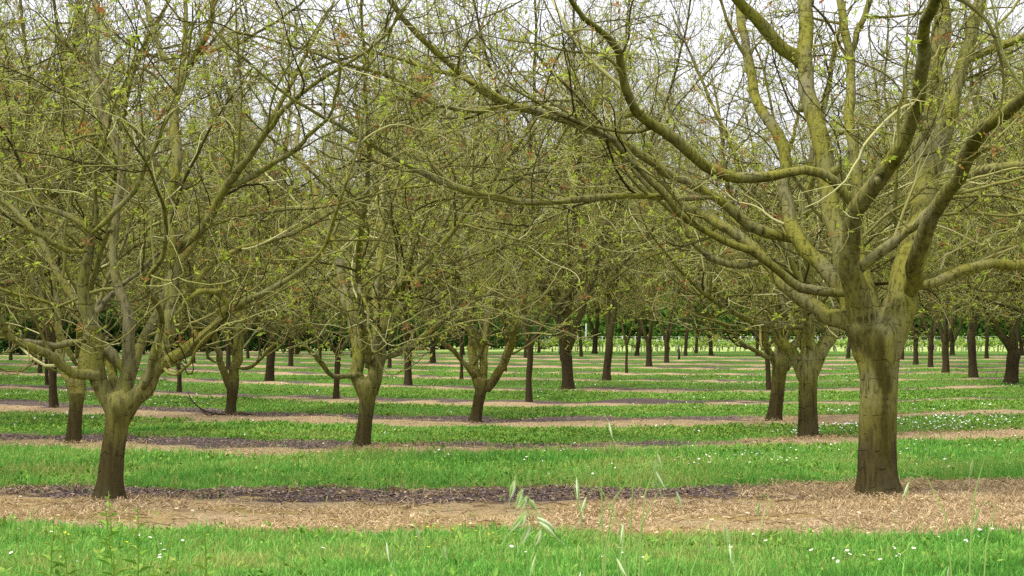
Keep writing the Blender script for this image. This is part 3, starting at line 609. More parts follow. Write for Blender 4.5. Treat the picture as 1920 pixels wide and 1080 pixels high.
LT = '203,950,56 206,905,48 211,850,45 219,800,44 222,768,46 225,748,42 227,730,22'
LL = [
 ('216,780,32 198,735,33 187,700,33 181,665,32 173,635,31 165,605,29 157,570,25 160,520,21 167,475,18 172,436,12 180,410,9 179,360,8 180,300,7 190,290,6', 0, -.5, 1.2),
 ('172,437,10 200,412,11 240,372,10 262,335,9 275,305,8 285,288,7 300,255,6', -.45, -.9, 1.2),
 ('172,437,10 135,408,11 100,393,10 78,385,10 45,345,9 10,310,9 -40,270,8', -.45, -.2, 1.0),
 ('166,470,12 140,472,11 110,460,10 88,450,9 50,428,9 10,405,8 -40,390,7', -.4, -.9, 1.0),
 ('190,700,24 170,702,20 150,704,19 126,695,18 105,675,17 80,660,16 40,645,15 10,618,14 -5,590,12 -40,560,10', -.05, -.9, 1.4),
 ('163,640,14 130,643,13 100,647,12 55,643,11 20,630,9', -.05, -.3, 1.0),
 ('226,760,34 236,725,28 242,690,26 241,640,25 243,600,23 233,560,20 222,530,18 216,490,17 213,440,16 218,370,17 226,325,17 225,290,17 206,250,16 190,210,14 182,150,14 181,80,13 181,30,13 172,-20,12', .05, .9, 2.6),
 ('232,692,18 213,668,19 198,652,18 172,632,17 165,610,14 190,570,12 215,548,9', .1, .4, 1.0),
 ('227,790,32 245,758,34 264,735,34 285,707,32 308,682,28 345,659,25 385,630,21 410,604,18 428,582,16 455,566,14 495,552,12 545,520,10 585,490,8', 0, -.9, 1.4),
 ('415,600,14 425,570,12 412,551,11 382,545,10 352,562,8 330,590,5', -.5, -.8, 0),
 ('268,730,22 285,690,18 296,645,14 302,600,12 296,572,11 282,552,11 279,525,10 297,492,9 312,440,8 310,395,7 300,370,6', -.15, -1.2, 1.0),
 ('292,698,30 312,640,27 325,590,25 318,545,24 322,490,22 321,400,21 328,330,20 330,270,18 329,200,18 336,142,16 338,128,15', -.05, .7, .0),
 ('322,484,18 345,462,17 372,432,17 402,388,16 425,350,15 452,315,14 475,285,12 492,255,11 535,205,9', .3, -.6, 1.6),
 ('423,353,12 452,342,11 482,325,11 515,305,10 545,287,9 585,250,7', .0, -.6, 1.2),
 ('336,142,13 322,120,12 302,98,11 290,60,10 276,10,9', .7, .9, 1.6),
 ('338,140,13 366,106,13 380,80,12 392,45,11 402,-5,10', .7, .5, 1.8),
 ('338,150,12 346,110,10 347,50,9 346,-10,8', .7, 1.0, 1.8),
 ('372,103,9 410,92,8 445,80,7 480,62,6 520,40,5', .6, .2, .8),
 ('350,560,12 390,500,11 440,470,10 500,455,9 560,430,8 620,400,6', .2, 1.2, 1.2),
]
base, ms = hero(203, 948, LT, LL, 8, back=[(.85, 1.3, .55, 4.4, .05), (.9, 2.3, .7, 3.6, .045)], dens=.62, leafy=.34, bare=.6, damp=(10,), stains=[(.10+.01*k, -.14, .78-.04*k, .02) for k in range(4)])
make_tree('walnut_tree', ms, base, M_bark, 'leaning walnut tree with one pale grey limb and a low curved bough, nearest at left', GROUP, special={6: M_greybark, 7: M_greybark})

# --- the trees of the second and third row: traced forks, then carried on
T_spec = [
 (677, 845, '677,850,31 683,800,28 687,765,29 690,735,32 691,715,28',
  [('686,745,26 675,712,26 668,670,24 662,610,23 652,570,20 640,520,16', 0, .6, 3.6),
   ('694,735,28 705,700,27 713,660,25 718,610,23 722,570,20 738,545,16 770,520,12', 0, -.3, 3.2),
   ('700,700,18 708,650,20 709,600,18 700,560,15 712,500,12', .1, .9, 3.6),
   ('672,703,12 645,706,10 618,701,9 600,680,9 580,655,8 562,640,7 530,610,6', 0, -.9, 1.2),
   ('723,672,12 750,660,12 780,640,11 812,617,9 850,590,8 880,570,6', 0, .7, 1.4)],
  'walnut tree in the second row whose thin low bough hooks out to the left', M_bark, 21),
 (1515, 824, '1515,828,38 1515,780,36 1515,730,35 1517,690,35 1518,650,30',
  [('1517,680,33 1518,640,29 1519,600,27 1522,550,24 1512,490,20', 0, .2, 3.6),
   ('1522,705,24 1540,660,26 1558,620,27 1572,590,25 1585,540,20', 0, .9, 3.4),
   ('1506,710,20 1492,668,22 1470,645,21 1450,625,18 1438,580,15 1425,530,12', 0, .3, 3.0),
   ('1510,613,14 1480,613,13 1450,612,13 1420,606,12 1385,590,11 1350,572,9 1325,555,8 1290,520,6', 0, -1.4, 1.6),
   ('1530,620,14 1555,600,11 1600,575,10 1640,560,9', .1, 1.2, 2.0)],
  'straight ringed walnut trunk just behind the biggest tree, with two forks at mid height', M_bark, 22),
 (1452, 789, '1450,792,26 1456,750,26 1460,710,27 1463,680,30 1464,655,26',
  [('1460,690,24 1462,640,24 1455,590,18 1448,540,15', 0, .3, 3.2),
   ('1470,690,20 1485,660,18 1500,630,14 1520,600,12', 0, 1.0, 2.6),
   ('1455,685,14 1443,660,12 1432,630,12 1430,590,10', 0, -.5, 2.6),
   ('1445,672,10 1420,660,9 1395,645,8 1370,620,7 1335,595,6', -.1, -.6, 1.4),
   ('1461,650,16 1478,610,14 1472,560,12', .2, .6, 3.0)],
  'leaning walnut tree standing left of the straight ringed trunk', M_bark, 23),
 (892, 790, '890,793,22 895,765,21 901,735,22 905,720,24 906,710,22',
  [('900,728,20 888,690,17 882,640,17 880,590,14', 0, .6, 4.4),
   ('912,730,17 935,700,17 950,668,16 962,635,13 975,590,10', 0, -.6, 3.8),
   ('906,725,14 908,680,14 912,640,14 912,590,12', .1, .8, 4.6),
   ('890,705,11 865,675,9 845,655,9 828,640,8 800,610,6', 0, -.7, 1.8),
   ('888,685,8 905,655,8 912,635,7 920,600,6', 0, -.8, 1.4)],
  'small walnut tree in the third row with a short trunk and wide open fork', M_bark, 24),
 (432, 780, '432,784,20 434,755,19 436,730,22 436,715,20',
  [('432,730,14 420,700,13 410,665,13 402,630,12 396,590,10', 0, -.3, 3.0),
   ('438,728,19 442,690,19 444,650,20 448,600,18 450,560,15', 0, .7, 3.6),
   ('446,690,8 465,690,7 490,672,6 520,640,6 560,600,5', 0, -.8, 1.6),
   ('405,680,6 390,668,6 385,645,5 372,625,5', -.2, -.6, 1.0),
   ('446,640,12 470,600,12 490,560,10', .3, .9, 2.8)],
  'dark walnut tree with a fallen dead branch lying at its foot', M_bark, 25),
 (138, 831, '137,834,28 140,790,26 143,755,27 144,735,28',
  [('140,750,18 130,715,18 118,690,15 112,650,13', 0, .5, 3.4),
   ('146,750,22 153,710,22 155,670,19 160,620,16', 0, .9, 3.6),
   ('108,696,8 90,690,7 60,665,6 30,640,5', .2, -.3, 1.4)],
  'walnut trunk partly hidden behind the leaning pale limbed tree', M_bark, 26),
]
for px, py, ts, ls, lab, bk, seed in T_spec:
    rr = np.random.default_rng(seed); a0 = rr.uniform(0, 6)
    bck = [(float(1.0+.1*k), a0+k*2.1, .45+.25*rr.random(), 4.6+rr.random(), .045) for k in range(2)]
    base, ms = hero(px, py, ts, ls, seed, back=bck, dens=1.2)
    make_tree('walnut_tree', ms, base, bk, lab, GROUP)

# --- repeated trees: nine kinds, then copies of the thing and its parts
protos = []
kinds = [  # trunk radius, fork height, stems, height, lean, seed
 (.155, .62, 3, 7.4, .10, 51), (.15, .75, 2, 7.8, -.10, 52), (.16, .55, 4, 7.2, .05, 53),
 (.105, .60, 3, 7.2, -.10, 54), (.10, .70, 2, 7.6, .10, 55), (.11, .52, 3, 7.0, .0, 56),
 (.062, .60, 2, 6.8, .03, 57), (.065, .75, 3, 7.0, -.05, 58)]
for k, (r0, fh, ns, H, lean, seed) in enumerate(kinds):
    r = np.random.default_rng(seed)
    tk = np.array([(0, 0, -.04, r0*1.06), (lean*.3, .01, fh*.4, r0*.97), (lean*.7, -.01, fh*.8, r0*1.0), (lean, 0, fh, r0*1.02), (lean*1.1, 0, fh+.12, r0*.8)])
    limbs = procedural_limbs(r, (lean, 0, fh), r0*(1.15 if ns < 3 else 1.0), ns, H, sec=3 if r0 > .08 else 2)
    protos.append((r0, build_tree(tk, limbs, r, dens=1.35 if r0 > .08 else 1.15, fine=False)))
roots = [None]*len(protos)
def place(px, py, wpx=None, label=None, group=None, kind=None, xd=None, s=None, rz=None):
    d, x = (gd(py), gx(px, gd(py))) if xd is None else (xd[1], xd[0])
    if kind is None:
        rad = wpx/2/FOC*d; c = sorted(range(len(protos)), key=lambda q: abs(protos[q][0]-rad))[:3]; kind = c[int(rng.integers(0, min(3, len(c))))]
        if rad > .135: kind = int(rng.integers(0, 3))
        elif rad > .085: kind = int(rng.integers(3, 6))
        else: kind = int(rng.integers(6, 8))
    s = s or float(rng.uniform(.98, 1.2)*(1.0 if d < 34 else 1.22 if d < 50 else 1.3)); rz = float(rng.uniform(0, 6.28)) if rz is None else rz
    loc = (x, d, float(hgt(x, d)[0])-.01)
    if wpx: sx = min(1.25, max(.68, wpx/2/FOC*d/protos[kind][0]*.82))
    else: sx = s
    if roots[kind] is None:
        roots[kind] = make_tree('walnut_tree', protos[kind][1], loc, M_brownbark, label, group)
        o = roots[kind]; o.rotation_euler = (0, 0, rz); o.scale = (sx, sx, s); return o
    return copy_tree(roots[kind], loc, rz, (sx, sx, s), label, group)
near = [
 (101, 764, 19, 'dark slim walnut trunk behind the leaning pale limbed tree, near the margin of the picture'),
 (336, 736, 11, 'pole straight thin walnut trunk left of the tree with the fallen branch'),
 (630, 748, 14, 'thin walnut tree seen beneath the hooked low bough of the second row tree'),
 (992, 756, 15, 'slim walnut tree with a V fork just left of the stout dark walnut'),
 (505, 714, 20, 'stout walnut tree standing beyond the tree with the fallen branch'),
 (765, 723, 17, 'walnut tree framed between the second row tree and the small open forked tree'),
 (1065, 731, 26, 'stout dark walnut tree in the middle rows with a broad flared foot'),
 (1895, 720, 30, 'stout walnut tree at the right-hand margin beyond the biggest trunk'),
 (1137, 713, 18, 'walnut tree with a broken pale stub, next beyond the stout dark tree in the middle'),
 (1825, 708, 19, 'walnut tree with a pale weathered foot beside the one at the right margin'),
 (1441, 731, 12, 'thin dark trunk peeping out behind the leaning walnut tree'),
 (865, 711, 8, 'very thin young walnut trunk behind the small open forked tree'),
 (1175, 700, 6, 'young walnut tree with a pencil thin forked trunk'),
 (1773, 700, 16, 'third walnut tree counted from the margin in the line at the right side'),
 (1217, 688, 13, 'walnut tree just right of the pencil thin young tree, seen before the vineyard'),
 (1250, 681, 11, 'walnut tree standing beside the short dark stake'),
 (1745, 690, 12, 'fourth walnut tree counted from the margin in the line at the right side'),
 (948, 697, 6, 'thin young trunk between the small open forked tree and the slim V forked one'),
 (363, 681, 9, 'small distant walnut trunk just right of the pole straight trunk'),
 (428, 694, 10, 'distant walnut trunk hidden behind the tree with the fallen branch'),
 (545, 686, 11, 'distant walnut trunk just right of the stout one past the fallen branch'),
 (812, 682, 13, 'distant leaning walnut trunk left of the small open forked tree'),
 (88, 723, 7, 'thin trunk half hidden behind the dark slim trunk at the left margin'),
]
for a in near: place(*a[:3], label=a[3], group=GROUP)
GF = 'walnut trees in the farthest rows'; LF = 'small slim walnut tree in the farthest orchard rows'
for px, py, wpx in [(75, 699, 10), (65, 684, 10), (730, 690, 9), (1052, 677, 5), (1090, 669, 8), (1115, 664, 12), (1717, 684, 11), (1690, 675, 10), (1285, 668, 8), (1305, 663, 7),
                    (465, 672, 7), (488, 668, 7), (600, 676, 7), (660, 670, 7), (255, 676, 8), (160, 690, 9), (300, 668, 7), (900, 668, 7), (985, 672, 7), (20, 676, 8), (200, 667, 7),
                    (1590, 672, 9), (1850, 672, 9), (1420, 668, 8), (1625, 664, 7), (1900, 676, 9), (770, 664, 6), (700, 661, 6), (1010, 662, 6), (560, 662, 6), (380, 660, 6)]:
    place(px, py, wpx, LF, GF)
# two closing rows of the orchard, seen as tree tops above the nearer crowns
GB = 'walnut trees in the last row'
for k in range(13):
    xx = -21+3.7*k+float(rng.normal(0, .5)); yy = 86+float(rng.normal(0, 1.2))
    if xx > 8: yy = 84
    place(0, 0, None, 'slim walnut tree in the last row closing the orchard', GB, kind=int(rng.integers(3, 6)), xd=(xx, yy), s=float(rng.uniform(.95, 1.2)))
# trees that stand beside the view and reach into it
GS = 'walnut trees beside the view'
for xx, yy in [(-8.6, 23.5), (10.2, 25.5), (-10.6, 36), (-9.8, 29.5), (10.2, 31.5), (12.0, 38.5), (-13.6, 43), (14.3, 47), (-15.2, 50), (-17.5, 57), (17.5, 55), (-19.5, 64), (20.0, 63), (-21.5, 71), (21.6, 70), (9.9, 19.0), (-8.2, 17.2)]:
    place(0, 0, None, 'walnut tree with its trunk beyond the edge of the view and only boughs reaching in', GS, kind=int(rng.integers(0, 6)), xd=(xx, yy))

# ------------------------------------------------------------------ fallen branch
def tr(s, D, base, dz0, dz1): return tracepts(s, D, base, dz0, dz1)
D = gd(780); bs = (gx(432, D), D-.35, 0.0)
g = Geo()
for s, a, b_ in (('352,735,1.2 358,748,2 368,760,2.6 384,770,3.2 405,776,4 426,780,4', -.6, -.35), ('376,766,3 390,778,4 404,775,4', -.5, -.6), ('440,776,6 452,774,5 466,777,4 480,779,3', -.35, -.3), ('362,753,1.6 356,748,1.3 350,746,1', -.6, -.7)):
    q = catmull(tr(s, D, bs, a, b_), 14); q[:, 2] = np.maximum(q[:, 2], q[:, 3]+.03); tubes(g, q[None, :, :3], q[None, :, 3], 7, cap=True)
tag(link(g.mesh('fallen_branch', [M_stake]), 'fallen_branch', None, bs), 'dark dead branch curling up from the ground at the foot of a walnut tree', 'branch')

# ------------------------------------------------------------------ daisies and buttercups
def flower_mesh(name, petal, R, hh, pet=9):
    g = Geo(); tubes(g, np.array([[(0, 0, -.02), (.003, 0, hh*.5), (0, .002, hh)]]), np.array([[.0016, .0015, .0015]]), 4, 2)
    a = np.arange(pet)*2*math.pi/pet; c, s_ = np.cos(a), np.sin(a); c1, s1 = np.cos(a-.26), np.sin(a-.26); c2, s2 = np.cos(a+.26), np.sin(a+.26)
    V = np.stack([np.stack([c*.2*R, s_*.2*R, np.full(pet, hh)], 1), np.stack([c1*.75*R, s1*.75*R, np.full(pet, hh+.15*R)], 1), np.stack([c*R, s_*R, np.full(pet, hh+.28*R)], 1), np.stack([c2*.75*R, s2*.75*R, np.full(pet, hh+.15*R)], 1)], 1)
    g.add(V.reshape(-1, 3), (np.arange(pet)*4)[:, None]+np.array([[0, 1, 2, 3]]), 0)
    a = np.arange(8)*math.pi/4; top = np.array([(0, 0, hh+.22*R)])
    g.add(np.vstack([np.stack([np.cos(a)*.32*R, np.sin(a)*.32*R, np.full(8, hh+.06*R)], 1), top]), [(k, (k+1) % 8, 8) for k in range(8)], 1)
    return g.mesh(name, [petal, M_yolk, M_weed])
dm = flower_mesh('daisy', M_petal, .0125, .105, 11); bm_ = flower_mesh('buttercup', M_yolk, .011, .12, 5)
def flower_spots(n, zones, seed):
    r = np.random.default_rng(seed); out = []
    while len(out) < n:
        x0, x1, y0, y1 = zones[int(r.integers(len(zones)))]
        px = r.uniform(x0, x1); py = r.uniform(y0, y1)
        for q in range(int(r.integers(1, 5))):
            pxx = px+r.normal(0, 22); pyy = py+r.normal(0, 5); d = gd(pyy); x = gx(pxx, d)
            if zone(np.array([x]), np.array([d]))[0][0] < .2 and d > 10.8: out.append((x, d))
    return out[:n]
spots = flower_spots(290, [(0, 1920, 1012, 1078), (900, 1920, 1010, 1075), (1000, 1640, 850, 905), (1680, 1920, 835, 890), (640, 1100, 848, 880), (1250, 1640, 850, 885), (1250, 1640, 850, 885), (1690, 1920, 835, 880)], 61)
for k, (x, d) in enumerate(spots):
    o = link(dm, 'daisy', None, (x, d, float(hgt(x, d)[0]))); s = float(rng.uniform(.75, 1.25)); o.scale = (s, s, s*float(rng.uniform(.8, 1.25)))
    o.rotation_euler = (float(rng.normal(0.25, .25)), float(rng.normal(0, .25)), float(rng.uniform(0, 6)))
    tag(o, 'small white daisy in the two nearest grass strips', 'daisy', 'daisies in the near grass')
for k, (x, d) in enumerate(flower_spots(46, [(0, 460, 1010, 1070), (600, 1100, 1015, 1060), (1690, 1920, 840, 880), (1180, 1600, 850, 880)], 62)):
    o = link(bm_, 'buttercup', None, (x, d, float(hgt(x, d)[0]))); s = float(rng.uniform(.8, 1.2)); o.scale = (s, s, s)
    o.rotation_euler = (float(rng.normal(0.25, .2)), float(rng.normal(0, .2)), float(rng.uniform(0, 6)))
    tag(o, 'small yellow buttercup in the near grass', 'buttercup', 'buttercups in the near grass')
G = Geo(); pts = flower_spots(700, [(0, 1920, 700, 830), (1500, 1920, 760, 830), (0, 400, 700, 790), (1000, 1700, 660, 760), (1500, 1920, 780, 812)], 63)
x = np.array([p[0] for p in pts]); y = np.array([p[1] for p in pts])
flat_leaves(G, x, y, hgt(x, y)+.05, np.full(len(x), .03), np.full(len(x), .03), np.full(len(x), .5), .5); flat_leaves(G, x, y, hgt(x, y)+.06, np.full(len(x), .03), np.full(len(x), .03), np.full(len(x), .5), .5)
tag(link(G.mesh('far_daisies', [M_petal], False), 'daisy_patch'), 'tiny white daisies sprinkled through the farther grass strips', 'daisies', kind='stuff')

# ------------------------------------------------------------------ wild oats close to the camera, leafy weeds
def oat_meshes(r, nsp, reach):
    """a thin arched culm and hanging spikelets; head around the origin's top at height 1"""
    culm = Geo(); P = []
    H = 1.0; bend = reach
    q = catmull(np.array([(0, 0, 0, .0020), (.01, 0, .45, .0018), (.02, 0, .8, .0015), (.02+bend*.25, 0, .93, .0012), (.02+bend*.6, 0, .985, .0009), (.02+bend*.95, 0, .995, .0004)]), 18)
    tubes(culm, q[None, :, :3], q[None, :, 3], 5, 0, .35)
    for k in range(2):     # leaf blades on the culm
        z0 = .25+.3*k; a = r.uniform(0, 6.28); l = catmull(np.array([(0, 0, z0, .004), (math.cos(a)*.05, math.sin(a)*.05, z0+.10, .004), (math.cos(a)*.13, math.sin(a)*.13, z0+.13, .001)]), 8)
        tubes(culm, l[None, :, :3], l[None, :, 3]*.8, 3, 0, .2)
    sp = []
    for k in range(nsp):
        g = Geo(); t = 7+int(k*10/max(nsp-1, 1)); t = min(t, 17); p = q[t, :3]; a = r.uniform(-1.2, 1.2)+(math.pi if k % 2 else 0)*.25
        L = r.uniform(.021, .030); hz = r.uniform(.3, 1.0); rs = np.array([math.cos(a)*.02, math.sin(a)*.02, .004]); p1 = p+rs*r.uniform(.4, 1.2); p2 = p1+np.array([rs[0]*.5, rs[1]*.5, -.010])
        tubes(g, np.array([[p, p1, p2]]), np.array([[.0004, .0004, .0004]]), 3, 0, .4)
        for sgn in (-1, 1):    # two glumes gaping slightly
            u = norm(np.array([math.cos(a)*hz+sgn*.11, math.sin(a)*hz, -1.0]))
            pts_ = np.array([p2+u*L*f for f in (0, .18, .45, .75, 1.0)]); rad = np.array([.0004, .0013, .0017, .0009, .0002])
            tubes(g, pts_[None], rad[None], 6, 0, [.85 if sgn > 0 else .45])
        e = p2+np.array([0, 0, -L*.4]); tubes(g, np.array([[e, e+np.array([rs[0]*.6, rs[1]*.6, -L*.8]), e+np.array([rs[0]*1.4, rs[1]*1.4, -L*1.4])]]), np.array([[.0003, .0003, .0002]]), 3, 0, .8)
        sp.append(g)
    return culm, sp
oat_roots = []
for k in range(5):
    r = np.random.default_rng(70+k); cu, sp = oat_meshes(r, (6, 8, 6, 9, 4)[k], (.05, .07, .035, .09, .04)[k])
    root = bpy.data.objects.new('wild_oat', None); C.objects.link(root)
    link(cu.mesh('stem', [M_oat]), 'stem', root)
    for g in sp: link(g.mesh('spikelet', [M_oat]), 'spikelet', root)
    oat_roots.append(root)
oats = [(1100, 862, 2.9, 1, 1), (1118, 872, 3.0, 2, -1), (1160, 905, 3.0, 0, 1), (1175, 848, 3.2, 4, 1), (1205, 915, 3.1, 0, -1), (1140, 772, 3.4, 4, -1), (1163, 832, 3.3, 4, 1),
        (1218, 965, 3.1, 3, 1), (1240, 960, 2.9, 2, -1), (1390, 930, 3.0, 4, 1), (1112, 955, 3.0, 4, 1), (705, 975, 3.1, 4, 1), (738, 990, 3.0, 2, -1), (752, 1010, 2.9, 4, 1),
        (1265, 1000, 3.0, 0, 1), (1405, 995, 2.9, 4, -1), (1800, 850, 3.2, 4, 1), (1812, 890, 3.1, 0, -1), (1828, 945, 3.0, 4, 1), (1080, 1030, 2.8, 4, -1)]
# the large drooping head close to the lens
D0 = 1.6; r = np.random.default_rng(88); root = bpy.data.objects.new('wild_oat', None); C.objects.link(root); root.location = (gx(1012, D0), D0, 0)
def ov(px, py, dy=0.0): return np.array([(px-960)/FOC*(D0+dy)-gx(1012, D0), dy, CAM_H+(HOR-py)/FOC*(D0+dy)])
g = Geo(); q = catmull(np.array([(.03, .02, 0), (.02, .01, .6), ov(1022, 1090), ov(1008, 1010), ov(990, 945), ov(976, 905), ov(968, 896)]), 30)
tubes(g, q[None], np.linspace(.0016, .0004, 30)[None], 5, 0, .3); link(g.mesh('stem', [M_oat]), 'stem', root)
for (x0, y0, x1, y1) in [(965, 901, 957, 934), (980, 916, 967, 956), (988, 930, 976, 957), (992, 936, 1004, 955), (990, 957, 956, 998), (985, 966, 976, 988), (995, 984, 976, 1022), (1006, 970, 1040, 992), (1010, 978, 1043, 1008), (1014, 994, 1003, 1024)]:
    dy = float(r.uniform(-.03, .03)); p0, p1 = ov(x0, y0, dy), ov(x1, y1, dy); u = p1-p0; sdv = norm(np.array([-u[2], 0, u[0]])); g = Geo()
    st = q[np.argmin(np.abs(q[:, 2]-(p0[2]-.006)))]; tubes(g, np.array([[st, (st+p0)/2+np.array([0, 0, .003]), p0]]), np.full((1, 3), .00035), 3, 0, .4)
    for sg in (-1, 1): tubes(g, np.array([[p0+u*f+sdv*sg*.0012*math.sin(math.pi*min(1, f*1.1))*2*f for f in (0, .15, .4, .7, 1.0)]]), np.array([[.0004, .0013, .0017, .0010, .0002]]), 6, 0, [.85 if sg > 0 else .35])
    tubes(g, np.array([[p1-u*.3, p1+u*.2, p1+u*.7+np.array([.002, 0, 0])]]), np.array([[.0003, .0003, .0001]]), 3, 0, .7)
    link(g.mesh('spikelet', [M_oat]), 'spikelet', root)
tag(root, 'largest drooping wild oat head with pale spikelets hanging in front of the tan strip', 'wild oat')
used = set()
for k, (px, py, d, kind, sg) in enumerate(oats):
    root = oat_roots[kind]; z = CAM_H+(HOR-py)/FOC*d+.0
    if kind in used:
        c = root.copy(); C.objects.link(c)
        for ch in root.children:
            e = ch.copy(); C.objects.link(e); e.parent = c
    else: c = root; used.add(kind)
    c.location = (gx(px, d), d, 0); c.scale = (1, 1, z); c.rotation_euler = (0, 0, float(rng.normal(0, .7))+(math.pi if sg < 0 else 0))
    if px < 760: tag(c, 'short wild oat in the loose tuft furthest towards the leaning pale limbed tree', 'wild oat', 'wild oats of the left tuft')
    elif px > 1780: tag(c, 'pale wild oat in front of the grass beyond the biggest trunk', 'wild oat', 'wild oats of the right tuft')
    else: tag(c, 'thin wild oat with pale hanging spikelets in the middle of the foreground', 'wild oat', 'wild oats of the middle foreground')
# leafy weeds
def weed_mesh(r, H, nl):
    g = Geo(); q = catmull(np.array([(0, 0, 0, .004), (r.normal(0, .02), r.normal(0, .02), H*.5, .003), (r.normal(0, .04), r.normal(0, .03), H, .0016)]), 48)
    tubes(g, q[None, :, :3], q[None, :, 3], 5, 0, .3); lv = Geo()
    for k in range(nl):
        i_ = 34+k*13/nl; i = int(i_); p = q[i, :3]; a = k*2.4+r.normal(0, .3); L = .062*(1.2-.75*(i-34)/13)*r.uniform(.8, 1.2); W = L*.36
        d = np.array([math.cos(a), math.sin(a), .55]); s_ = np.array([-math.sin(a), math.cos(a), 0]); d /= np.linalg.norm(d)
        lv.add([p, p+d*L*.35+s_*W/2+(0, 0, .006), p+d*L*.7+s_*W*.35, p+d*L-(0, 0, L*.15), p+d*L*.7-s_*W*.35, p+d*L*.35-s_*W/2+(0, 0, .006)], [(0, 1, 2, 3), (0, 3, 4, 5)], 0, r.uniform(.1, .7))
    return g, lv
weeds = [(204, 1000, 5.2, 78, 'leafy weed in front of the foot of the leaning pale limbed tree'), (240, 1040, 4.6, 90, 'tall leafy weed with broad leaves in front of the tan strip, left foreground'),
         (297, 985, 5.6, 40, 'single thin weed sprig to the right of the leaning pale limbed tree'), (68, 1010, 5.4, 42, 'leafy weed closest to the left border of the picture'), (132, 1020, 5.4, 38, 'small leafy weed between the left border and the leaning pale limbed tree'),
         (250, 1080, 4.2, 70, 'leafy weed at the bottom border below the leaning pale limbed tree'), (415, 1080, 4.6, 85, 'weed with a tiny white flower head at the bottom of the foreground')]
for k, (px, pyb, d, hpx, lab) in enumerate(weeds):
    r = np.random.default_rng(90+k); ztop = CAM_H+(HOR-(pyb-hpx))/FOC*d
    g, lv = weed_mesh(r, ztop, 16)
    root = bpy.data.objects.new('leafy_weed', None); C.objects.link(root); root.location = (gx(px, d), d, 0)
    tag(root, lab, 'weed', 'leafy weeds in the foreground'); link(g.mesh('stem', [M_weed]), 'stem', root); link(lv.mesh('leaves', [M_weed]), 'leaves', root)

# ------------------------------------------------------------------ vineyard beyond the orchard
def vine_proto(seed):
    r = np.random.default_rng(seed); st = Geo(); lf = Geo()
    q = catmull(np.array([(0, 0, -.05, .022), (.015, 0, .12, .02), (-.015, .01, .24, .018), (.0, 0, .30, .016)]), 8); tubes(st, q[None, :, :3], q[None, :, 3], 5)
    for s_ in (-1, 1):
        q = catmull(np.array([(0, 0, .28, .014), (s_*.12, 0, .33, .011), (s_*.25, 0, .32, .008)]), 6); tubes(st, q[None, :, :3], q[None, :, 3], 4)
    n = 70; x = r.uniform(-.30, .30, n); y = r.normal(0, .07, n); z = .34+r.gamma(2.2, .06, n)
    a = r.normal(0, 1, (n, 3)); d = norm(a); s2 = norm(np.cross(d, r.normal(0, 1, (n, 3)))); p = np.stack([x, y, z], 1); L = r.uniform(.06, .12, (n, 1))
    V = np.stack([p, p+d*L*.5+s2*L*.5, p+d*L, p+d*L*.5-s2*L*.5], 1); lf.add(V.reshape(-1, 3), (np.arange(n)*4)[:, None]+np.array([[0, 1, 2, 3]]), 0, np.repeat(r.uniform(0, 1, n), 4))
    root = bpy.data.objects.new('grapevine', None); C.objects.link(root)
    link(st.mesh('stem', [M_vstem]), 'stem', root); link(lf.mesh('leaves', [M_vine]), 'leaves', root); return root
vps = [vine_proto(s_) for s_ in (1, 2, 3)]; usedv = set(); vi = 0
for row, dv in enumerate((94.0, 98.5, 104.0)):
    xx = 1.2+.3*row
    while xx < 27.5+1.2*row:
        kk = int(rng.integers(3)); root = vps[kk]
        if kk in usedv:
            c = root.copy(); C.objects.link(c)
            for ch in root.children:
                e = ch.copy(); C.objects.link(e); e.parent = c
        else: c = root; usedv.add(kk)
        c.location = (xx, dv+float(rng.normal(0, .1)), -.06); s = float(rng.uniform(.85, 1.15)); c.scale = (s, s, s); c.rotation_euler = (0, 0, float(rng.normal(0, .25))+(math.pi if rng.random() < .5 else 0))
        tag(c, ('light green grapevine in the vineyard row nearest the orchard', 'light green grapevine in the middle vineyard row', 'light green grapevine in the farther vineyard row')[row], 'grapevine', ('vines of the nearest row', 'vines of the middle row', 'vines of the farther row')[row])
        xx += .42 if row == 0 else .62
g = Geo()
pm = None
def post_mesh(H, r0):
    g = Geo(); tubes(g, np.array([[(0, 0, -.1), (0, 0, H*.98), (0, 0, H)]]), np.array([[r0, r0, r0*.7]]), 7, cap=True); tubes(g, np.array([[(-.03, 0, H*.82), (.03, 0, H*.82)]]), np.array([[.006, .006]]), 5, cap=True); return g.mesh('vineyard_post', [M_post])
p1, p2 = post_mesh(.62, .045), post_mesh(.72, .04)
for row, (dv, me_, st_) in enumerate(((99.5, p1, .78), (108.0, p2, .62))):
    xx = 1.6
    while xx < 28+row:
        o = link(me_, 'vineyard_post', None, (xx+float(rng.normal(0, .12)), dv, -.06)); o.rotation_euler = (float(rng.normal(0, .03)), float(rng.normal(0, .03)), 0)
        tag(o, ('short grey weathered post standing among the nearer vines', 'grey weathered post in the line behind the vines')[row], 'post', ('posts among the vines', 'posts behind the vines')[row]); xx += st_
for dv, zs in ((99.5, (.38, .53)), (108.0, (.45, .64))):
    g = Geo()
    for zz in zs: tubes(g, np.array([[(1.2, dv-.06, zz), (15, dv-.06, zz-.02), (29, dv-.06, zz)]]), np.array([[.006]*3]), 4)
    tag(link(g.mesh('trellis_wire', [M_post]), 'trellis_wire'), 'thin trellis wires strung along the %s line of vineyard posts' % ('nearer' if dv < 100 else 'farther'), 'wire')
